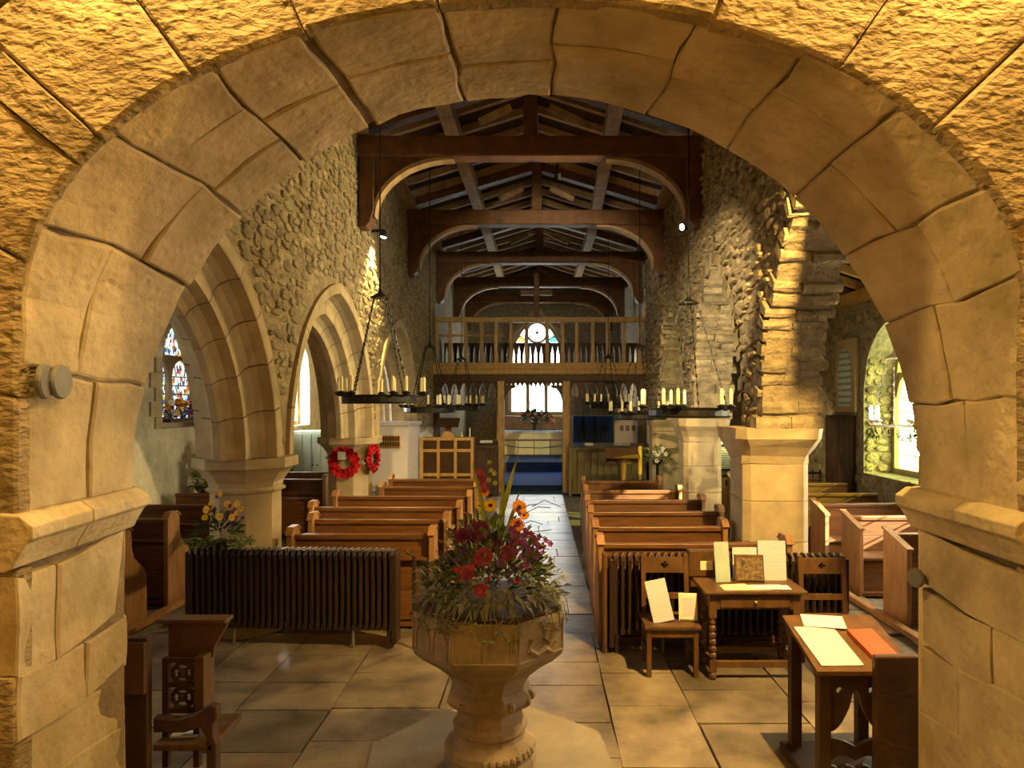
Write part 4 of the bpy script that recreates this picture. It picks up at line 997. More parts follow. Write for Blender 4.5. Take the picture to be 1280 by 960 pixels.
MB().obox((0, .03, .115), .25, .02, .23, RX(-.2)).build('frame', M['oak_mid'], pf, bevel=.004); MB().obox((0, .017, .112), .225, .012, .19, RX(-.2)).build('picture', mat('picture', (.05,.045,.03), .6, .7, 30, bump=0, base2=(.28,.18,.08), coord='obj'), pf)
MB().box(-.03, .03, .05, .12, 0, .01).build('strut', M['black'], pf)
tag(MB().obox((1.84, 6.0, T+.135), .24, .01, .27, RX(-.08)).build('card_sheet', M['paper']), 'white card behind the dark framed picture', 'card')
sheet('notice_sheet', 'large white printed notice standing upright on the side table', 'notice', 'print', (2.05, 5.93, T), .24, .34, .12, -.03)
mp_ = thing('paper_sheets', 'cream paper sheets spread flat on the side table', 'paper', (1.83, 5.70, T+.001), world=True)
MB().obox((1.80, 5.69, T+.003), .52, .15, .004, RZm(.03)).build('sheet', M['cream'], mp_); MB().obox((1.95, 5.68, T+.008), .30, .13, .004, RZm(-.06)).build('sheet', M['paper'], mp_); MB().obox((1.67, 5.71, T+.007), .2, .13, .004, RZm(.12)).build('sheet', M['cream'], mp_)
bx = thing('collection_box', 'small oak box with a cream card behind the side table', 'box', (1.47, 6.11, 0))
MB().box(-.10, .10, -.02, .05, 0, .80).build('post', M['oak_mid'], bx); MB().box(-.12, .14, -.05, .06, .74, .97).build('box_body', M['oak_mid'], bx, bevel=.006); MB().box(-.02, .09, -.056, -.051, .80, .88).build('card', M['cream'], bx)

# ---- prayer desk at the right, with papers and red book
pd = thing('prayer_desk', 'dark oak prayer desk with a traceried front beside the tower arch', 'prayer desk', (1.9, 4.1, 0), world=True)
X0, X1, YA, YB = 1.655, 2.12, 3.98, 4.52
slope = lambda y: .715+(y-YA)*.26
MB().prism([(YA-.03, slope(YA-.03)), (YB, slope(YB)), (YB, slope(YB)+.025), (YA-.03, slope(YA-.03)+.025)], lambda u, v, t: (t, u, v), X0-.03, X1+.1).build('desk_top', M['oak_mid'], pd)
for x in (X0+.03,): MB().box(x-.035, x+.035, YA, YA+.07, 0, .71).build('post', M['oak_dark'], pd, bevel=.006)
for x in (X0+.03, X1): MB().box(x-.035, x+.035, YB-.1, YB-.03, 0, slope(YB-.1)).build('post', M['oak_dark'], pd, bevel=.006)
xa, xb = X0+.065, X1-.1; xm = (xa+xb)/2
hz = parch(xm, (xb-xa)/2, .36, .60)
fnp = lambda u, v, t: (u, YA+.03+t, v)
for sx in (-1, 1):
    e = xa if sx < 0 else xb
    tre = [(e+(-sx)*.055+.02*math.cos(math.radians(q)), .60+.02*math.sin(math.radians(q))) for q in range(0, 360, 30)]
    cv = [(xm+sx*((xb-xa)/2)*(k/8), .36+(.25)*((1-k/8)**1.9)*1.0) for k in range(9)]
    left = [p for p in cv]
    # spandrel in two halves round the pierced hole
    hx, hzc = e-sx*.055, .60
    outer = [(xm, .71), (xm, cv[0][1])]+cv[1:]+[(e, .71)]
    up = sorted(tre, key=lambda p: -p[1])
    MB().prism([(xm, .71), (xm, .61), (xm+sx*.02, .58)]+cv[2:4]+[(hx-sx*.022, .60)]+[(hx-sx*.018, .615), (hx, .622), (hx+sx*.018, .615), (hx+sx*.022, .60), (e, .60), (e, .71)], fnp, -.015, .015).build('tracery_panel', M['oak_dark'], pd)
    MB().prism(cv[3:]+[(e, .60), (hx+sx*.022, .60), (hx+sx*.012, .585), (hx, .575), (hx-sx*.012, .585), (hx-sx*.022, .60)], fnp, -.015, .015).build('tracery_panel', M['oak_dark'], pd)
n = 12
MB().prism([(xa+(xb-xa)*k/n, .27+.05*abs(math.cos(PI*k/n))) for k in range(n+1)]+[(xa+(xb-xa)*(n-k)/n, .19+.03*abs(math.sin(2*PI*k/n))) for k in range(n+1)], fnp, -.015, .015).build('shaped_rail', M['oak_dark'], pd)
MB().prism([(xa+(xb-xa)*k/n, .14+.02*abs(math.cos(3*PI*k/n))) for k in range(n+1)]+[(xb, .06), (xa, .06)], fnp, -.015, .015).build('shaped_rail', M['oak_dark'], pd)
MB().box(X0-.05, X1+.1, YA-.03, YB, .0, .05).build('foot', M['oak_dark'], pd, bevel=.01)
MB().box(X1-.19, X1+.06, 3.88, 3.935, 0, .845).build('end_board', M['oak_dark'], pd, bevel=.012)
MB().box(X1-.15, X1+.02, 3.935, YA+.02, .3, .6).build('end_brace', M['oak_dark'], pd)
def on_desk(name, label, cat, mt, cx, cy, w_, l, th, rz, lift=.0):
    z = slope(cy)+.026+lift; o = bpy.data.objects.new(name, MB().box(-w_/2, w_/2, -l/2, l/2, 0, th).mesh(name)); COL.objects.link(o); o.data.materials.append(M[mt])
    o.location = (cx, cy, z); o.rotation_euler = (math.atan(.26), 0, rz); return tag(o, label, cat)
on_desk('paper_sheet', 'long printed paper sheet lying on the prayer desk', 'paper', 'print_flat', 1.785, 4.19, .255, .40, .005, .05)
on_desk('paper_sheet', 'loose white sheets at the back edge of the prayer desk', 'paper', 'paper', 1.86, 4.43, .26, .14, .006, -.2, .007)
rb = on_desk('hymn_book', 'red hardback book lying on the prayer desk', 'book', 'redbook', 2.055, 4.19, .165, .27, .03, .12)
MB().box(-.078, .084, -.13, .132, .004, .026).build('pages', M['paper'], rb)

# ---- carved bench at the left
cb = thing('carved_bench', 'dark carved oak bench with pierced tracery beside the tower arch jamb', 'bench', (-2.25, 4.2, 0), world=True)
MB().box(-2.62, -2.31, 4.02, 4.08, 0, .90).build('end_board', M['oak_dark'], cb, bevel=.008)
MB().box(-2.44, -2.312, 3.99, 4.02, .58, .88).build('applied_panel', M['oak_mid'], cb)
MB().prism([(-2.40, .925), (-1.93, .925), (-2.02, .77), (-2.03, .70), (-2.31, .70), (-2.31, .9)], lambda u, v, t: (u, 4.25+t, v), 0, .04).build('back_board', M['oak_mid'], cb, bevel=.006)
MB().box(-2.36, -1.93, 4.2, 4.32, .925, .95).build('top_rail', M['oak_mid'], cb, bevel=.006)
MB().box(-2.10, -2.04, 4.15, 4.3, .32, .74).build('post', M['oak_mid'], cb, bevel=.008)
mb = MB(); q = []
def ringp(cx, cz, r0, r1, a0=0, a1=2*PI, n=16):
    pts = [(cx+r1*math.cos(a0+(a1-a0)*i/n), cz+r1*math.sin(a0+(a1-a0)*i/n)) for i in range(n+1)]+[(cx+r0*math.cos(a1-(a1-a0)*i/n), cz+r0*math.sin(a1-(a1-a0)*i/n)) for i in range(n+1)]
    return pts
fnb = lambda u, v, t: (u, 4.2+t, v)
for cz in (.625, .475):
    pm = MB().tube([fnb(-2.19+.062*math.cos(2*PI*i/16), cz+.062*math.sin(2*PI*i/16), 0) for i in range(16)], .014, 6, True).build('tracery_ring', M['oak_dark'], cb)
    MB().ball(fnb(-2.19, cz, 0), .03, 8, 5).build('tracery_boss', M['oak_dark'], cb)
    for a in (45, 135, 225, 315):
        c, s = math.cos(math.radians(a)), math.sin(math.radians(a)); MB().beam(fnb(-2.19+.03*c, cz+.03*s, 0), fnb(-2.19+.062*c, cz+.062*s, 0), .016, .02, (0,1,0)).build('tracery_bar', M['oak_dark'], cb)
for z in (.555, .705, .395): MB().box(-2.30, -2.09, 4.185, 4.215, z-.014, z+.014).build('panel_rail', M['oak_dark'], cb)
for x in (-2.29, -2.1): MB().box(x-.018, x+.018, 4.18, 4.22, .05, .72).build('panel_stile', M['oak_dark'], cb)
arm = [(-2.31, .40), (-2.16, .39), (-2.06, .42), (-1.97, .475), (-1.93, .46), (-1.925, .40), (-1.95, .36), (-1.95, .3), (-1.93, .24), (-1.93, 0), (-1.99, 0), (-1.99, .28), (-2.03, .34), (-2.12, .31), (-2.31, .31)]
MB().prism(arm, lambda u, v, t: (u, 4.08+t, v), 0, .07).build('scrolled_arm', M['oak_dark'], cb, bevel=.01)
MB().box(-2.31, -1.95, 4.08, 4.5, .20, .24).build('seat', M['oak_mid'], cb, bevel=.008)
tag(MB().obox((-2.17, 4.21, .249), .16, .1, .012, RZm(.1)).build('folded_paper', M['paper']), 'folded paper lying on the carved bench seat', 'paper')

# ---- fittings on the jambs
def disc(o, c, r_, n):
    q = Vector(n).to_track_quat('Z', 'Y').to_matrix()
    mb = MB().lathe([(r_*.9, -.012), (r_, -.004), (r_, .006), (r_*.92, .014)], 20); mb.v = [tuple(q @ Vector(v)+Vector(c)) for v in mb.v]; return mb
tl = thing('wall_lamp', 'twin grey disc lamp fixed to the north jamb of the tower arch', 'lamp', (-2.1, 2.86, 2.39), world=True)
disc(tl, (-2.055, 2.83, 2.385), .075, (.95, .30, .0)).build('disc', M['grey_metal'], tl); disc(tl, (-2.05, 2.92, 2.385), .075, (.97, .12, .0)).build('disc', M['grey_metal'], tl)
MB().tube([(-2.12, 2.89, 2.40), (-2.06, 2.89, 2.38)], .02, 8).build('bracket', M['grey_metal'], tl)
d2 = thing('wall_lamp', 'single grey disc lamp on the south jamb of the tower arch', 'lamp', (1.99, 3.5, 1.38), world=True)
disc(d2, (1.965, 3.53, 1.385), .05, (-.9, -.3, 0)).build('disc', M['grey_metal'], d2); MB().tube([(2.03, 3.53, 1.385), (1.965, 3.53, 1.385)], .014, 8).build('bracket', M['grey_metal'], d2)
def spot(label, p, aim, e, col):
    o = thing('spotlight', label, 'lamp', p, world=True); p = Vector(p); a = Vector(aim).normalized(); q = a.to_track_quat('Z', 'Y').to_matrix()
    mb = MB().lathe([(.03,-.1),(.045,-.08),(.05,.0),(.055,.02)], 12); mb.v = [tuple(q @ Vector(v)+p) for v in mb.v]; mb.build('housing', M['black'], o)
    mb = MB().lathe([(.05,.021),(.05,.024)], 12); mb.v = [tuple(q @ Vector(v)+p) for v in mb.v]; mb.build('lamp_glass', M['bulb'], o)
    light('spot_beam', 'SPOT', p+a*.05, e, col, p+a, shadow_soft_size=.04, spot_size=1.5, spot_blend=.6).parent = None
    return o
s1 = spot('small black spotlight on the north wall pouring light down it', (XL+.16, 10.75, 4.92), (-.12, -.06, -1), 380, (1, .72, .25))
MB().box(XL-.03, XL+.17, 10.73, 10.77, 4.98, 5.02).build('bracket', M['black'], s1)
s2 = spot('small bright spotlight high on the south arcade wall', (XR(11)-.1, 10.9, 5.1), (-5.0, -3.6, -1.7), 650, (1, .74, .32))
MB().box(XR(11)-.1, XR(11)+.04, 10.94, 10.98, 5.1, 5.14).build('bracket', M['black'], s2)
loft_fill = spot('added black spotlight hidden behind the first tie beam to brighten the rood loft', (.3, 10.35, 5.72), (-.02, 6.8, -3.0), 190, (1, .82, .5))  # unseen spotlight added to brighten the loft and far nave
MB().box(.28, .32, 10.2, 10.3, 5.72, 5.87).build('bracket', M['black'], loft_fill)
# ---- ring chandeliers
def chandelier(label, x, y, z, R=.47, hang=1.3, nc=5, top=6.85, lit=False, grp='iron candle rings'):
    o = thing('candle_chandelier', label, 'chandelier', (x, y, z), group=grp); im = M['iron'] if not lit else M['white']
    n = 28; mb = MB(); vs = []
    for i in range(n):
        a = 2*PI*i/n; c, s = math.cos(a), math.sin(a)
        for rr_, zz in ((R, -.045), (R, .045), (R-.016, .045), (R-.016, -.045)): vs.append((rr_*c, rr_*s, zz if not lit else zz*.3))
    mb.add(vs, [(i*4+k, ((i+1) % n)*4+k, ((i+1) % n)*4+(k+1) % 4, i*4+(k+1) % 4) for i in range(n) for k in range(4)]); mb.build('ring_band', im, o)
    if not lit:
        for zz in (-.045, .045): MB().tube([(R*math.cos(2*PI*i/n), R*math.sin(2*PI*i/n), zz) for i in range(n)], .011, 4, True).build('ring_edge', im, o)
    for i in range(4):
        a = PI/4+PI/2*i+.3; p0 = Vector((R*.98*math.cos(a), R*.98*math.sin(a), .04)); p1 = Vector((.10*math.cos(a), .10*math.sin(a), hang))
        ch = MB(); ln = (p1-p0).length; m_ = int(ln/.055)
        for q in range(m_):
            a0, a1 = p0.lerp(p1, q/m_), p0.lerp(p1, (q+.86)/m_); ch.beam(a0, a1, .020 if q % 2 else .007, .007 if q % 2 else .020)
        ch.build('chain', im, o)
    MB().lathe([(.012,hang+.24),(.014,hang+.10),(.03,hang+.06),(.07,hang+.03),(.12,hang+.005),(.12,hang-.01),(.10,hang-.012)][::-1], 14).build('canopy', im, o)
    MB().tube([(0, 0, hang+.2), (0, 0, top-z)], .009, 5).build('hanging_rod', im, o)
    for i in range(nc):
        for da in (-.16, .16):
            a = 2*PI*i/nc+.35+da; rr_ = R+.075; c = (rr_*math.cos(a), rr_*math.sin(a), 0)
            arm = MB().beam((R*math.cos(a), R*math.sin(a), .03), (c[0], c[1], .05), .014, .014); arm.lathe([(.012,.04),(.03,.055),(.058,.075),(.06,.085),(.03,.078),(.03,.10)], 10, c); a_ = arm.build('candle_cup', im, o)
            MB().lathe([(.02,.09),(.02,.265),(.013,.272),(.004,.285)], 8, c).build('candle', M['wax'] if not lit else M['tubelight'], o)
    return o
chandelier('black iron candle ring hanging in front of the north arcade lamp streak', -1.98, 8.55, 2.33, hang=1.28)
chandelier('black iron candle ring hanging before the pale south pier', 1.80, 8.1, 2.17, hang=1.3)
chandelier('black iron candle ring hanging beside the stone pulpit', -2.0, 12.6, 2.15, hang=1.15)
chandelier('black iron candle ring hanging above the chancel lectern', 1.88, 12.5, 2.03, hang=1.25)
chandelier('small candle ring near the rood screen on the pulpit side', -1.72, 15.4, 2.16, R=.42, hang=1.1)
chandelier('small candle ring near the rood screen on the lectern side', 1.62, 15.6, 2.2, R=.42, hang=1.1)
el = chandelier('white lit electric candle ring before the south aisle window', 4.98, 9.5, 1.96, R=.28, hang=.95, nc=4, top=4.5, lit=True, grp=None)
leafy(120, lambda r: ((.3*math.cos(q := r.uniform(0, 6.28)), .3*math.sin(q), r.uniform(-.16, -.01)), (r.uniform(-1, 1), r.uniform(-1, 1), -.6)), .06, 77).build('vine_foliage', M['leaf_dark'], el, kind='stuff')

# ---- rood screen and loft
YS = 17.2
XE = XR(YS)+.04
sc_ = thing('rood_screen', 'dark oak rood screen with tracery carrying a railed loft', 'screen', (0, YS, 0), world=True)
posts = [-2.55, -.93, .72, XR(YS)-.08]
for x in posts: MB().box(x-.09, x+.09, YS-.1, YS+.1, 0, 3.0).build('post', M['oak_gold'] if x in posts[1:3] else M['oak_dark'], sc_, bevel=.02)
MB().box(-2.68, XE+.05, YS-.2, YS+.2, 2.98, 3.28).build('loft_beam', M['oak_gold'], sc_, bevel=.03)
MB().box(-2.68, XE+.05, YS-.24, YS+.02, 3.10, 3.15).build('beam_moulding', M['oak_gold'], sc_, bevel=.015)
MB().box(-2.62, XE, YS-.12, YS+.12, 2.82, 2.98).build('head_beam', M['oak_dark'], sc_)
MB().box(-2.68, XE+.05, YS+.1, YS+1.4, 3.2, 3.26).build('loft_floor', M['oak_dark'], sc_)
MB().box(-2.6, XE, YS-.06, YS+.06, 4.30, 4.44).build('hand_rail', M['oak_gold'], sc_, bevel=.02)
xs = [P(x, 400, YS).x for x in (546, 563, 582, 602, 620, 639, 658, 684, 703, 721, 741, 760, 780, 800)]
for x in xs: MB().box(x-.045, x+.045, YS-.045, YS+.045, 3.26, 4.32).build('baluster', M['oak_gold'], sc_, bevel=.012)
MB().box(-2.6, -.85, YS-.02, YS+.02, 3.94, 4.0).build('middle_rail', M['oak_gold'], sc_)
def trac(x0, x1, zb, zt, pitch, nm, y, mt='oak_dark', hw=.36, zl=None, th=.05):
    n = max(1, round((x1-x0)/pitch)); p = (x1-x0)/n; hs = []
    for i in range(n):
        c = x0+p*(i+.5); a = p*hw; zl_ = zb if zl is None else zl; top = zt-.07
        hs.append((c-a, c+a, zl_, parch(c, a, zl_+(top-zl_)*.45, top)))
    return strip_wall(MB(), lambda s, z, t: (s, y+th*t, z), x0, x1, zb, zt, hs, .04).build(nm, M[mt], sc_)
for a, b, zb in ((posts[0]+.09, posts[1]-.09, 2.42), (posts[1]+.09, posts[2]-.09, 2.62), (posts[2]+.09, posts[3]-.09, 2.42)): trac(a, b, zb, 2.84, .235 if zb < 2.5 else .11, 'head_tracery', YS-.03)
trac(-2.55, XE, 3.28, 3.9, .15, 'loft_parapet', YS+1.35, zl=3.36, hw=.24)
for sx, x in ((1, posts[1]), (-1, posts[2])):
    MB().prism([(0, 2.3), (.06, 2.48), (.16, 2.62), (.3, 2.66), (.3, 2.72), (0, 2.72)], lambda u, v, t: (x+sx*(.085+u), YS+t, v), -.05, .05).build('door_brace', M['oak_dark'], sc_)
def dado(x0, x1, y, z1, mt):
    MB().box(x0, x1, y-.03, y+.05, z1-.1, z1).build('dado_rail', M[mt], sc_, bevel=.015); n = round((x1-x0)/.125); p = (x1-x0)/n
    for i in range(n): MB().box(x0+p*i+.006, x0+p*(i+1)-.006, y, y+.03, .08, z1-.1).build('dado_board', M[mt], sc_, bevel=.008)
    MB().box(x0, x1, y-.02, y+.04, 0, .1).build('dado_plinth', M[mt], sc_)
dado(posts[0]+.09, posts[1]-.09, YS, 1.12, 'oak_dark'); dado(posts[2]+.09, posts[3]-.09, YS, 1.12, 'pale_panel')
cr = thing('rood_cross', 'plain wooden cross standing on the loft rail', 'cross', (-.03, YS, 4.44))
MB().box(-.07, .07, -.05, .05, 0, 1.1).build('upright', M['roof_wood'], cr, bevel=.01); MB().box(-.4, .4, -.045, .045, .55, .68).build('crossbar', M['roof_wood'], cr, bevel=.01)

# ---- chancel
struct(MB().box(-2.6, 2.95, 20.8, 25, .15, .44).build('floor_sanctuary', M['slab']))
cp = thing('carpet', 'bright blue carpet running over the chancel steps', 'carpet', (0, 19.2, .15), world=True)
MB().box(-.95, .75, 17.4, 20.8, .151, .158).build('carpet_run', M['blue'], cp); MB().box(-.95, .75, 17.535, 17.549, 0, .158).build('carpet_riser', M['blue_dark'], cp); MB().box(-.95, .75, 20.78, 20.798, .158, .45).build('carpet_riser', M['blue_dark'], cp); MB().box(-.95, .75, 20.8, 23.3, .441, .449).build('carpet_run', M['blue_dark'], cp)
tag(MB().box(-.95, .75, 16.85, 17.5, .0, .012).build('door_mat', M['teal']), 'dark teal mat in front of the chancel step', 'mat')
al = thing('altar', 'long altar with a cream frontal and blue top cloth', 'altar', (-.12, 23.7, .44))
MB().box(-1.1, 1.1, -.35, .4, 0, .78).build('altar_body', M['oak_mid'], al)
for i in range(4): MB().box(-1.1+.55*i+.01, -1.1+.55*(i+1)-.01, -.375, -.352, .04, .60).build('frontal_panel', M['cream'], al)
MB().box(-1.12, 1.12, -.39, -.35, .60, .78).build('cloth_drop', M['cream'], al); MB().box(-1.16, 1.16, -.42, .44, .78, .83).build('altar_top', M['white'], al)
MB().box(-1.17, 1.17, -.43, .1, .83, .85).build('top_cloth', mat('pale_blue', (.25,.42,.62), .8, .1, 10, bump=0), al)
tag(MB().box(-1.5, 1.3, 24.45, 24.98, .44, 1.78).build('reredos', mat('reredos', (.42,.26,.16), .85, .35, 14, bump=.3)), 'low pinkish stone reredos below the east window', 'reredos')
kr = thing('altar_rail', 'altar rail drawn across in front of the frontal', 'rail', (-.1, 21.4, .44))
MB().box(-1.3, 1.3, -.03, .03, .62, .68).build('rail_top', M['oak_gold'], kr)
for x in (-1.25, 1.25): MB().box(x-.03, x+.03, -.03, .03, 0, .62).build('rail_post', M['oak_gold'], kr)
MB().tube([(-1.22, -.04, .55), (-.5, -.04, .42), (.2, -.04, .40), (1.22, -.04, .50)], .012, 5).build('rope', M['blue_dark'], kr)
fe = thing('flower_arrangement', 'tall flower arrangement in front of the bright east window', 'flowers', (-.1, 23.85, 1.295))
MB().lathe([(.12,0),(.07,.05),(.06,.15),(.16,.28),(.17,.3)], 12).build('vase', M['oak_mid'], fe)
leafy(260, lambda r: dome_pt(r, .5, .15, .3, .38, -.2), .16, 31).build('foliage', M['leaf_dark'], fe, kind='stuff')
for i in range(7):
    a = -.9+.3*i; MB().tube([(0,0,.3), (.5*math.sin(a), 0, .3+.5*math.cos(a)), (.6*math.sin(a), 0, .3+.75*math.cos(a))], [.012,.01,.004], 4).build('tall_stem', M['leaf_dark'], fe)
r = random.Random(12)
for i in range(16): bloom('dahlia', ('red', 'pink', 'yellow', 'petal_white')[i % 4], fe, (r.gauss(0, .28), -.18, .4+r.uniform(-.1, .25)), .06, (0,-1,.3))
def stall(label, x0, x1, y, z1, mt):
    o = thing('choir_stall', label, 'choir stall', ((x0+x1)/2, y, 0)); w_ = (x1-x0)/2
    n = max(3, round(2*w_/.16)); p = 2*w_/n
    for i in range(n): MB().box(-w_+p*i+.006, -w_+p*(i+1)-.006, 0, .03, .06, z1-.08).build('front_board', M[mt], o, bevel=.006)
    MB().prism([(-.08, z1-.06), (.32, z1+.04), (.32, z1+.08), (-.08, z1-.02)], lambda u, v, t: (t, u, v), -w_-.03, w_+.03).build('book_desk', M[mt], o)
    for sx in (-1, 1): MB().box(sx*w_-.03, sx*w_+.03, -.05, .4, 0, z1).build('stall_end', M[mt], o, bevel=.01)
    return o
stall('dark choir stall front seen left of the screen doorway', -1.95, -1.0, 16.5, 1.25, 'oak_dark')
stall('long boarded choir desk right of the screen doorway, topped with books', .80, 2.6, 16.5, 1.2, 'pale_panel')
for i, (x, c) in enumerate(((1.0, 'blue'), (1.25, 'white'), (1.95, 'white'), (2.15, 'paper'))):
    tag(MB().obox((x, 16.53, 1.265), .2, .15, .025, RX(.245)).build('book', M[c], bevel=.004), ('blue covered book', 'white service book', 'white open booklet', 'cream service sheet')[i]+' lying on the boarded choir desk', 'book')
tag(MB().obox((-1.25, 16.6, 1.325), .3, .16, .02, RX(.245)).build('book', M['white'], bevel=.004), 'open white book on the dark choir stall', 'book')
og = thing('organ_console', 'dark boxed organ console against the chancel wall', 'organ', (1.55, 19.0, .15))
MB().box(-.55, .55, 0, .5, 0, 1.75).build('case', M['blue_dark'], og, bevel=.02)
for i in range(9): MB().box(-.46+.105*i, -.40+.105*i, -.03, 0, .2, 1.5).build('slat', M['black'], og)
nb = thing('hymn_board', 'pale notice board standing beside the organ', 'board', (2.45, 18.6, .15))
MB().box(-.35, .35, 0, .05, .9, 2.0).build('panel', M['paper'], nb); MB().box(-.03, .03, .05, .1, 0, 1.6).build('post', M['oak_dark'], nb)
for i in range(3): MB().box(-.2+.16*i, -.10+.16*i, -.008, 0, 1.35, 1.5).build('number_card', M['grey_metal'], nb)
# ---- pulpit, reading desk, lectern, processional candle
pu = thing('pulpit', 'pale stone pulpit with a carved bronze plaque', 'pulpit', (-2.75, 13.0, 0), world=True)
def tap(x0, x1, x2, x3, y0, y1, z0, z1): 
    return MB().add([(x0,y0,z0),(x1,y0,z0),(x1+.1,y1,z0),(x0-.1,y1,z0),(x2,y0,z1),(x3,y0,z1),(x3+.1,y1,z1),(x2-.1,y1,z1)], [(0,3,2,1),(4,5,6,7),(0,1,5,4),(1,2,6,5),(2,3,7,6),(3,0,4,7)])
tap(-3.3, -2.47, -3.1, -2.45, 12.9, 13.6, .7, 1.84).build('drum', M['paper'], pu, bevel=.015)
tap(-3.14, -2.42, -3.14, -2.42, 12.86, 13.65, 1.84, 1.91).build('cornice', M['paper'], pu, bevel=.015)
MB().box(-3.1, -2.5, 13.0, 13.5, 0, .7).build('stem', M['limestone'], pu)
pq = MB().box(-3.02, -2.6, 12.855, 12.9, 1.42, 1.66).build('plaque', M['brass'], pu, bevel=.006)
for rrow in range(2):
    for i in range(8): MB().box(-2.98+.047*i, -2.945+.047*i, 12.842, 12.855, 1.46+.1*rrow, 1.53+.1*rrow+(.01 if i % 3 else 0)).build('carved_figure', M['oak_dark'], pq)
rd = thing('reading_desk', 'panelled oak reading desk with six panels beside the pulpit', 'reading desk', (-1.80, 13.5, 0))
MB().box(-.52, .52, .0, .5, 0, 1.58).build('case', M['oak_mid'], rd)
for x in (-.5, -.17, .17, .5): MB().box(x-.03, x+.03, -.03, 0, 0, 1.58).build('stile', M['pine'], rd, bevel=.006)
for z in (.15, .85, 1.33, 1.56): MB().box(-.52, .52, -.025, 0, z-.03, z+.03).build('rail', M['pine'], rd, bevel=.006)
for i in range(3):
    for z0, z1 in ((.18, .82), (.88, 1.30), (1.36, 1.53)): MB().box(-.47+.335*i, -.20+.335*i, -.01, .0, z0, z1).build('panel', M['oak_dark'], rd)
MB().box(-.06, .06, .2, .3, 1.58, 1.82).build('bookrest_post', M['oak_mid'], rd); MB().obox((0, .2, 1.88), .45, .34, .05, RX(.4)).build('bookrest', M['oak_dark'], rd)
MB().prism([(-.15, 1.58), (.15, 1.58), (.06, 1.70), (-.06, 1.70)], lambda u, v, t: (u, t, v), .1, .14).build('crest', M['pine'], rd)
for x, hh, l in ((.28, .10, 'short cream candle on the reading desk top beside the bookrest'), (.44, .17, 'tall cream candle at the aisle end of the reading desk top')): tag(MB().lathe([(.02,0),(.03,.01),(.012,.03),(.012,hh),(.006,hh+.01)], 8, (-1.80+x, 13.65, 1.594)).build('candlestick', M['wax']), l, 'candle', 'candles on the reading desk')
lc = thing('lectern', 'oak lectern with a sloping top in front of the choir desk', 'lectern', (1.68, 13.5, 0))
MB().obox((0, 0, 1.27), .66, .42, .04, RX(.35)).build('book_slope', M['oak_mid'], lc, bevel=.008); MB().box(-.32, .32, .05, .1, 1.05, 1.25).build('apron', M['oak_dark'], lc)
MB().lathe([(.2,0),(.2,.06),(.08,.1),(.06,.4),(.09,.6),(.06,.75),(.08,1.0),(.1,1.2)], 10).build('stem', M['oak_mid'], lc)
pc = thing('processional_candle', 'tall yellow candle on a stand beside the lectern', 'candle', (2.05, 13.6, 0))
MB().lathe([(.16,0),(.16,.03),(.03,.06),(.025,.85)], 10).build('stand', M['brass'], pc); MB().lathe([(.04,.85),(.04,1.4),(.01,1.42)], 10).build('candle', M['yellow'], pc)
ff = thing('flower_arrangement', 'small green and white flower arrangement by the yellow candle', 'flowers', (2.45, 13.9, 0))
MB().lathe([(.15,0),(.04,.05),(.03,1.0),(.1,1.05),(.12,1.12)], 10).build('stand', M['iron'], ff); leafy(120, lambda r: dome_pt(r, .22, .2, .2, 1.15, -.4), .12, 41).build('foliage', M['leaf'], ff, kind='stuff')
for i in range(9): bloom('small', 'petal_white', ff, (r.gauss(0, .1), -.12, 1.25+r.gauss(0, .06)), .05, (0,-1,.3))
# ---- south aisle: notice board, blue chair, tablet, dark panel, iron rail
nt_ = thing('notice_board', 'black framed notice board with an amber lower panel in the south aisle', 'notice board', (3.88, 14.0, 0))
MB().box(-.38, .45, 0, .04, .75, 1.42).build('upper_board', M['black'], nt_); MB().box(-.22, .30, -.012, 0, .92, 1.36).build('main_notice', M['notice'], nt_)
for z in (1.2, .98): MB().box(-.35, -.25, -.012, 0, z-.07, z+.1).build('small_notice', M['cream'], nt_)
for i in range(5): MB().box(-.2+.11*i, -.12+.11*i, -.012, 0, .78, .87).build('card', M['grey_metal'] if i % 2 else M['paper'], nt_)
MB().box(-.32, .45, .0, .05, .1, .74).build('lower_panel', M['pine'], nt_)
for i, (x, z) in enumerate(((-.2,.6),(-.2,.3),(.05,.62),(.15,.5),(.1,.25),(.33,.6))): MB().box(x-.06, x+.06, -.012, 0, z-.06, z+.07).build('card', (M['blue_dark'], M['grey_metal'], M['black'])[i % 3], nt_)
for x in (-.36, .43): MB().box(x-.02, x+.02, 0, .05, 0, 1.42).build('leg', M['black'], nt_)
lm = MB().lathe([(.05,1.47),(.18,1.44),(.2,1.46),(.05,1.54)], 12, (.05, -.08, 0)).build('lamp_shade', M['goldlamp'], nt_); MB().tube([(.05, -.08, 1.5), (.05, .02, 1.5), (.05, .02, 1.4)], .012, 6).build('lamp_arm', M['brass'], nt_)
wb = thing('notice_board', 'tall white board of pinned photographs behind the framed notice board', 'notice board', (3.78, 15.3, 0))
MB().box(-.5, .4, 0, .04, .6, 1.75).build('board', M['white'], wb)
for i in range(3):
    for j in range(3): MB().box(-.42+.26*i, -.24+.26*i, -.01, 0, .85+.28*j, 1.08+.28*j).build('photograph', (M['cream'], M['paper'], M['blue_dark'])[(i+j) % 3], wb)
for x in (-.45, .35): MB().box(x-.02, x+.02, 0, .04, 0, .6).build('leg', M['grey_metal'], wb)
bc = thing('chair', 'blue upholstered chair in the far south aisle beyond the pale pier', 'chair', (3.05, 15.7, 0))
MB().box(-.25, .25, -.25, .25, .42, .62).build('seat', M['blue'], bc, bevel=.03); MB().box(-.25, .25, .2, .26, .62, 1.0).build('backrest', M['blue_dark'], bc, bevel=.02)
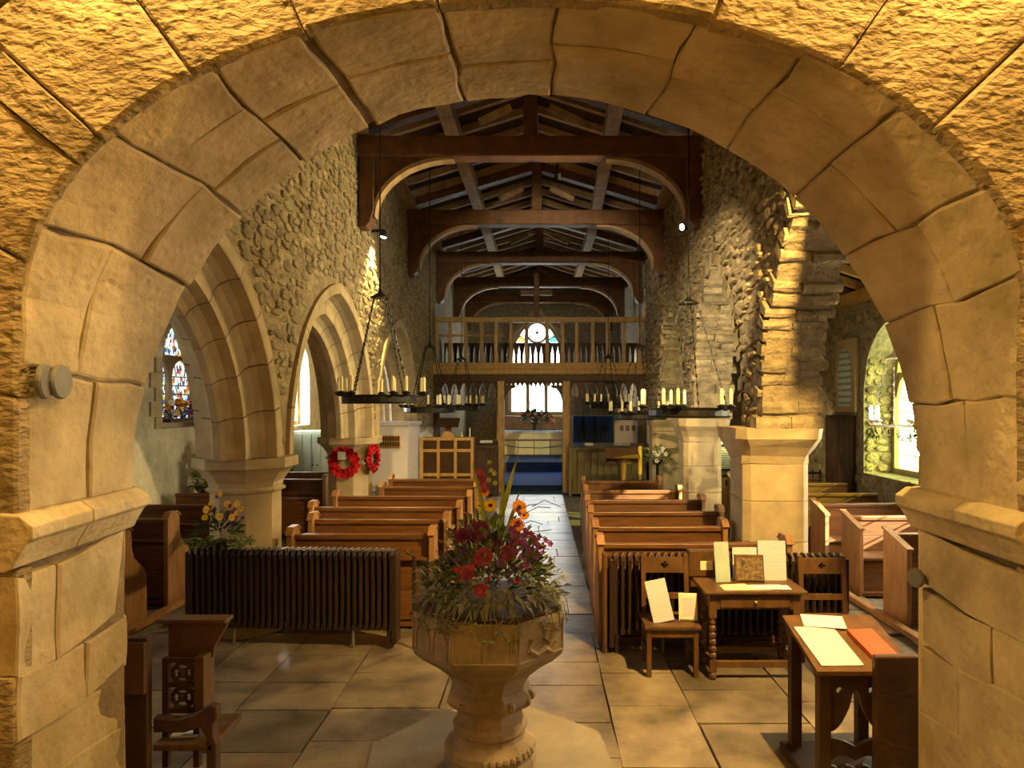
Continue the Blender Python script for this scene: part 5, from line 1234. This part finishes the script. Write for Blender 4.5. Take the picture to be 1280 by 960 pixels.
for sx in (-1, 1):
    for sy in (-1, 1): MB().tube([(sx*.22, sy*.22, 0), (sx*.22, sy*.22, .42)], .015, 6).build('leg', M['pipe'], bc)
tb2 = thing('memorial_tablet', 'pale stone memorial tablet with a pointed niche on the south wall', 'tablet', (5.5, 12.0, 2.15), world=True)
MB().box(5.42, 5.495, 11.62, 12.38, 2.12, 3.40).build('surround', M['limestone'], tb2, bevel=.015)
z = parch(0, .24, 2.95, 3.22); MB().prism([(-.24, 2.22), (.24, 2.22)]+[(.24-.48*k/8, z(.24-.48*k/8)) for k in range(9)], lambda u, v, t: (5.42-t, 12.0+u, v), 0, .012).build('inscribed_panel', M['notice'], tb2)
dr1 = struct(MB().box(5.40, 5.49, 11.72, 12.75, 0, 2.05).build('dark_panel_1', M['oak_dark'], bevel=.01))  # upright dark brown boarded panel on the south wall
for i in range(5): MB().box(5.385, 5.40, 11.75+.2*i, 11.94+.2*i, .03, 2.02).build('upright_board', M['oak_dark'], dr1, bevel=.006)
ir = thing('iron_rail', 'low black iron rail behind the last south aisle pew', 'rail', (4.9, 12.95, 0))
MB().box(-.5, .5, -.02, .02, .92, .96).build('top_bar', M['iron'], ir)
for i in range(8): MB().tube([(-.48+.137*i, 0, 0), (-.48+.137*i, 0, 1.0)], .014, 5).build('upright', M['iron'], ir)
# ---- north aisle: sill flowers, yellow stand flowers, pale cupboard
fn1 = thing('flower_arrangement', 'orange and yellow flower display on the stained glass window sill', 'flowers', (-5.55, 10.7, 1.99))
MB().box(-.1, .1, -.6, .6, 0, .05).build('trough', M['oak_dark'], fn1)
leafy(260, lambda r: ((r.uniform(-.12, .15), r.uniform(-.65, .65), r.uniform(.02, .26)), (r.uniform(-.3, 1), r.uniform(-1, 1), .4)), .1, 51).build('foliage', M['leaf_dark'], fn1, kind='stuff')
for i in range(34): bloom(('daisy', 'dahlia', 'small')[i % 3], ('orange', 'yellow', 'red', 'petal_white', 'purple')[i % 5], fn1, (r.uniform(.05, .18), r.uniform(-.65, .65), r.uniform(.08, .34)), .05, (.8,-.6,.3))
fn2 = thing('flower_arrangement', 'yellow green foliage arrangement below the stained glass window', 'flowers', (-5.12, 10.60, 0))
MB().lathe([(.16,0),(.16,.9),(.2,.95),(.2,1.0)], 14).build('pedestal', M['oak_dark'], fn2)
leafy(300, lambda r: dome_pt(r, .2, .22, .42, 1.22, -.5), .12, 52).build('foliage', M['blade'], fn2, kind='stuff'); leafy(120, lambda r: dome_pt(r, .2, .22, .2, 1.05, -.5), .1, 53).build('dark_foliage', M['leaf'], fn2, kind='stuff')
for i in range(10): bloom('dahlia', ('red', 'yellow')[i % 2], fn2, (r.uniform(0, .2), r.uniform(-.2, .1), 1.1+r.uniform(0, .5)), .05, (.8,-.6,.3))
cu = thing('cupboard', 'pale green boarded cupboard under the far north aisle window', 'cupboard', (-4.9, 15.0, 0))
MB().box(-.5, .55, 0, .5, 0, 1.65).build('body', M['green_panel'], cu, bevel=.01)
for i in range(5): MB().box(-.48+.205*i, -.29+.205*i, -.02, 0, .05, 1.6).build('upright_board', M['green_panel'], cu, bevel=.006)
for sx in (-1, 1): MB().ball((sx*.05, -.035, .9), .02, 8, 5).build('knob', M['black'], cu)

for o in WORLD_STYLE:
    if '_w' in o: del o['_w']
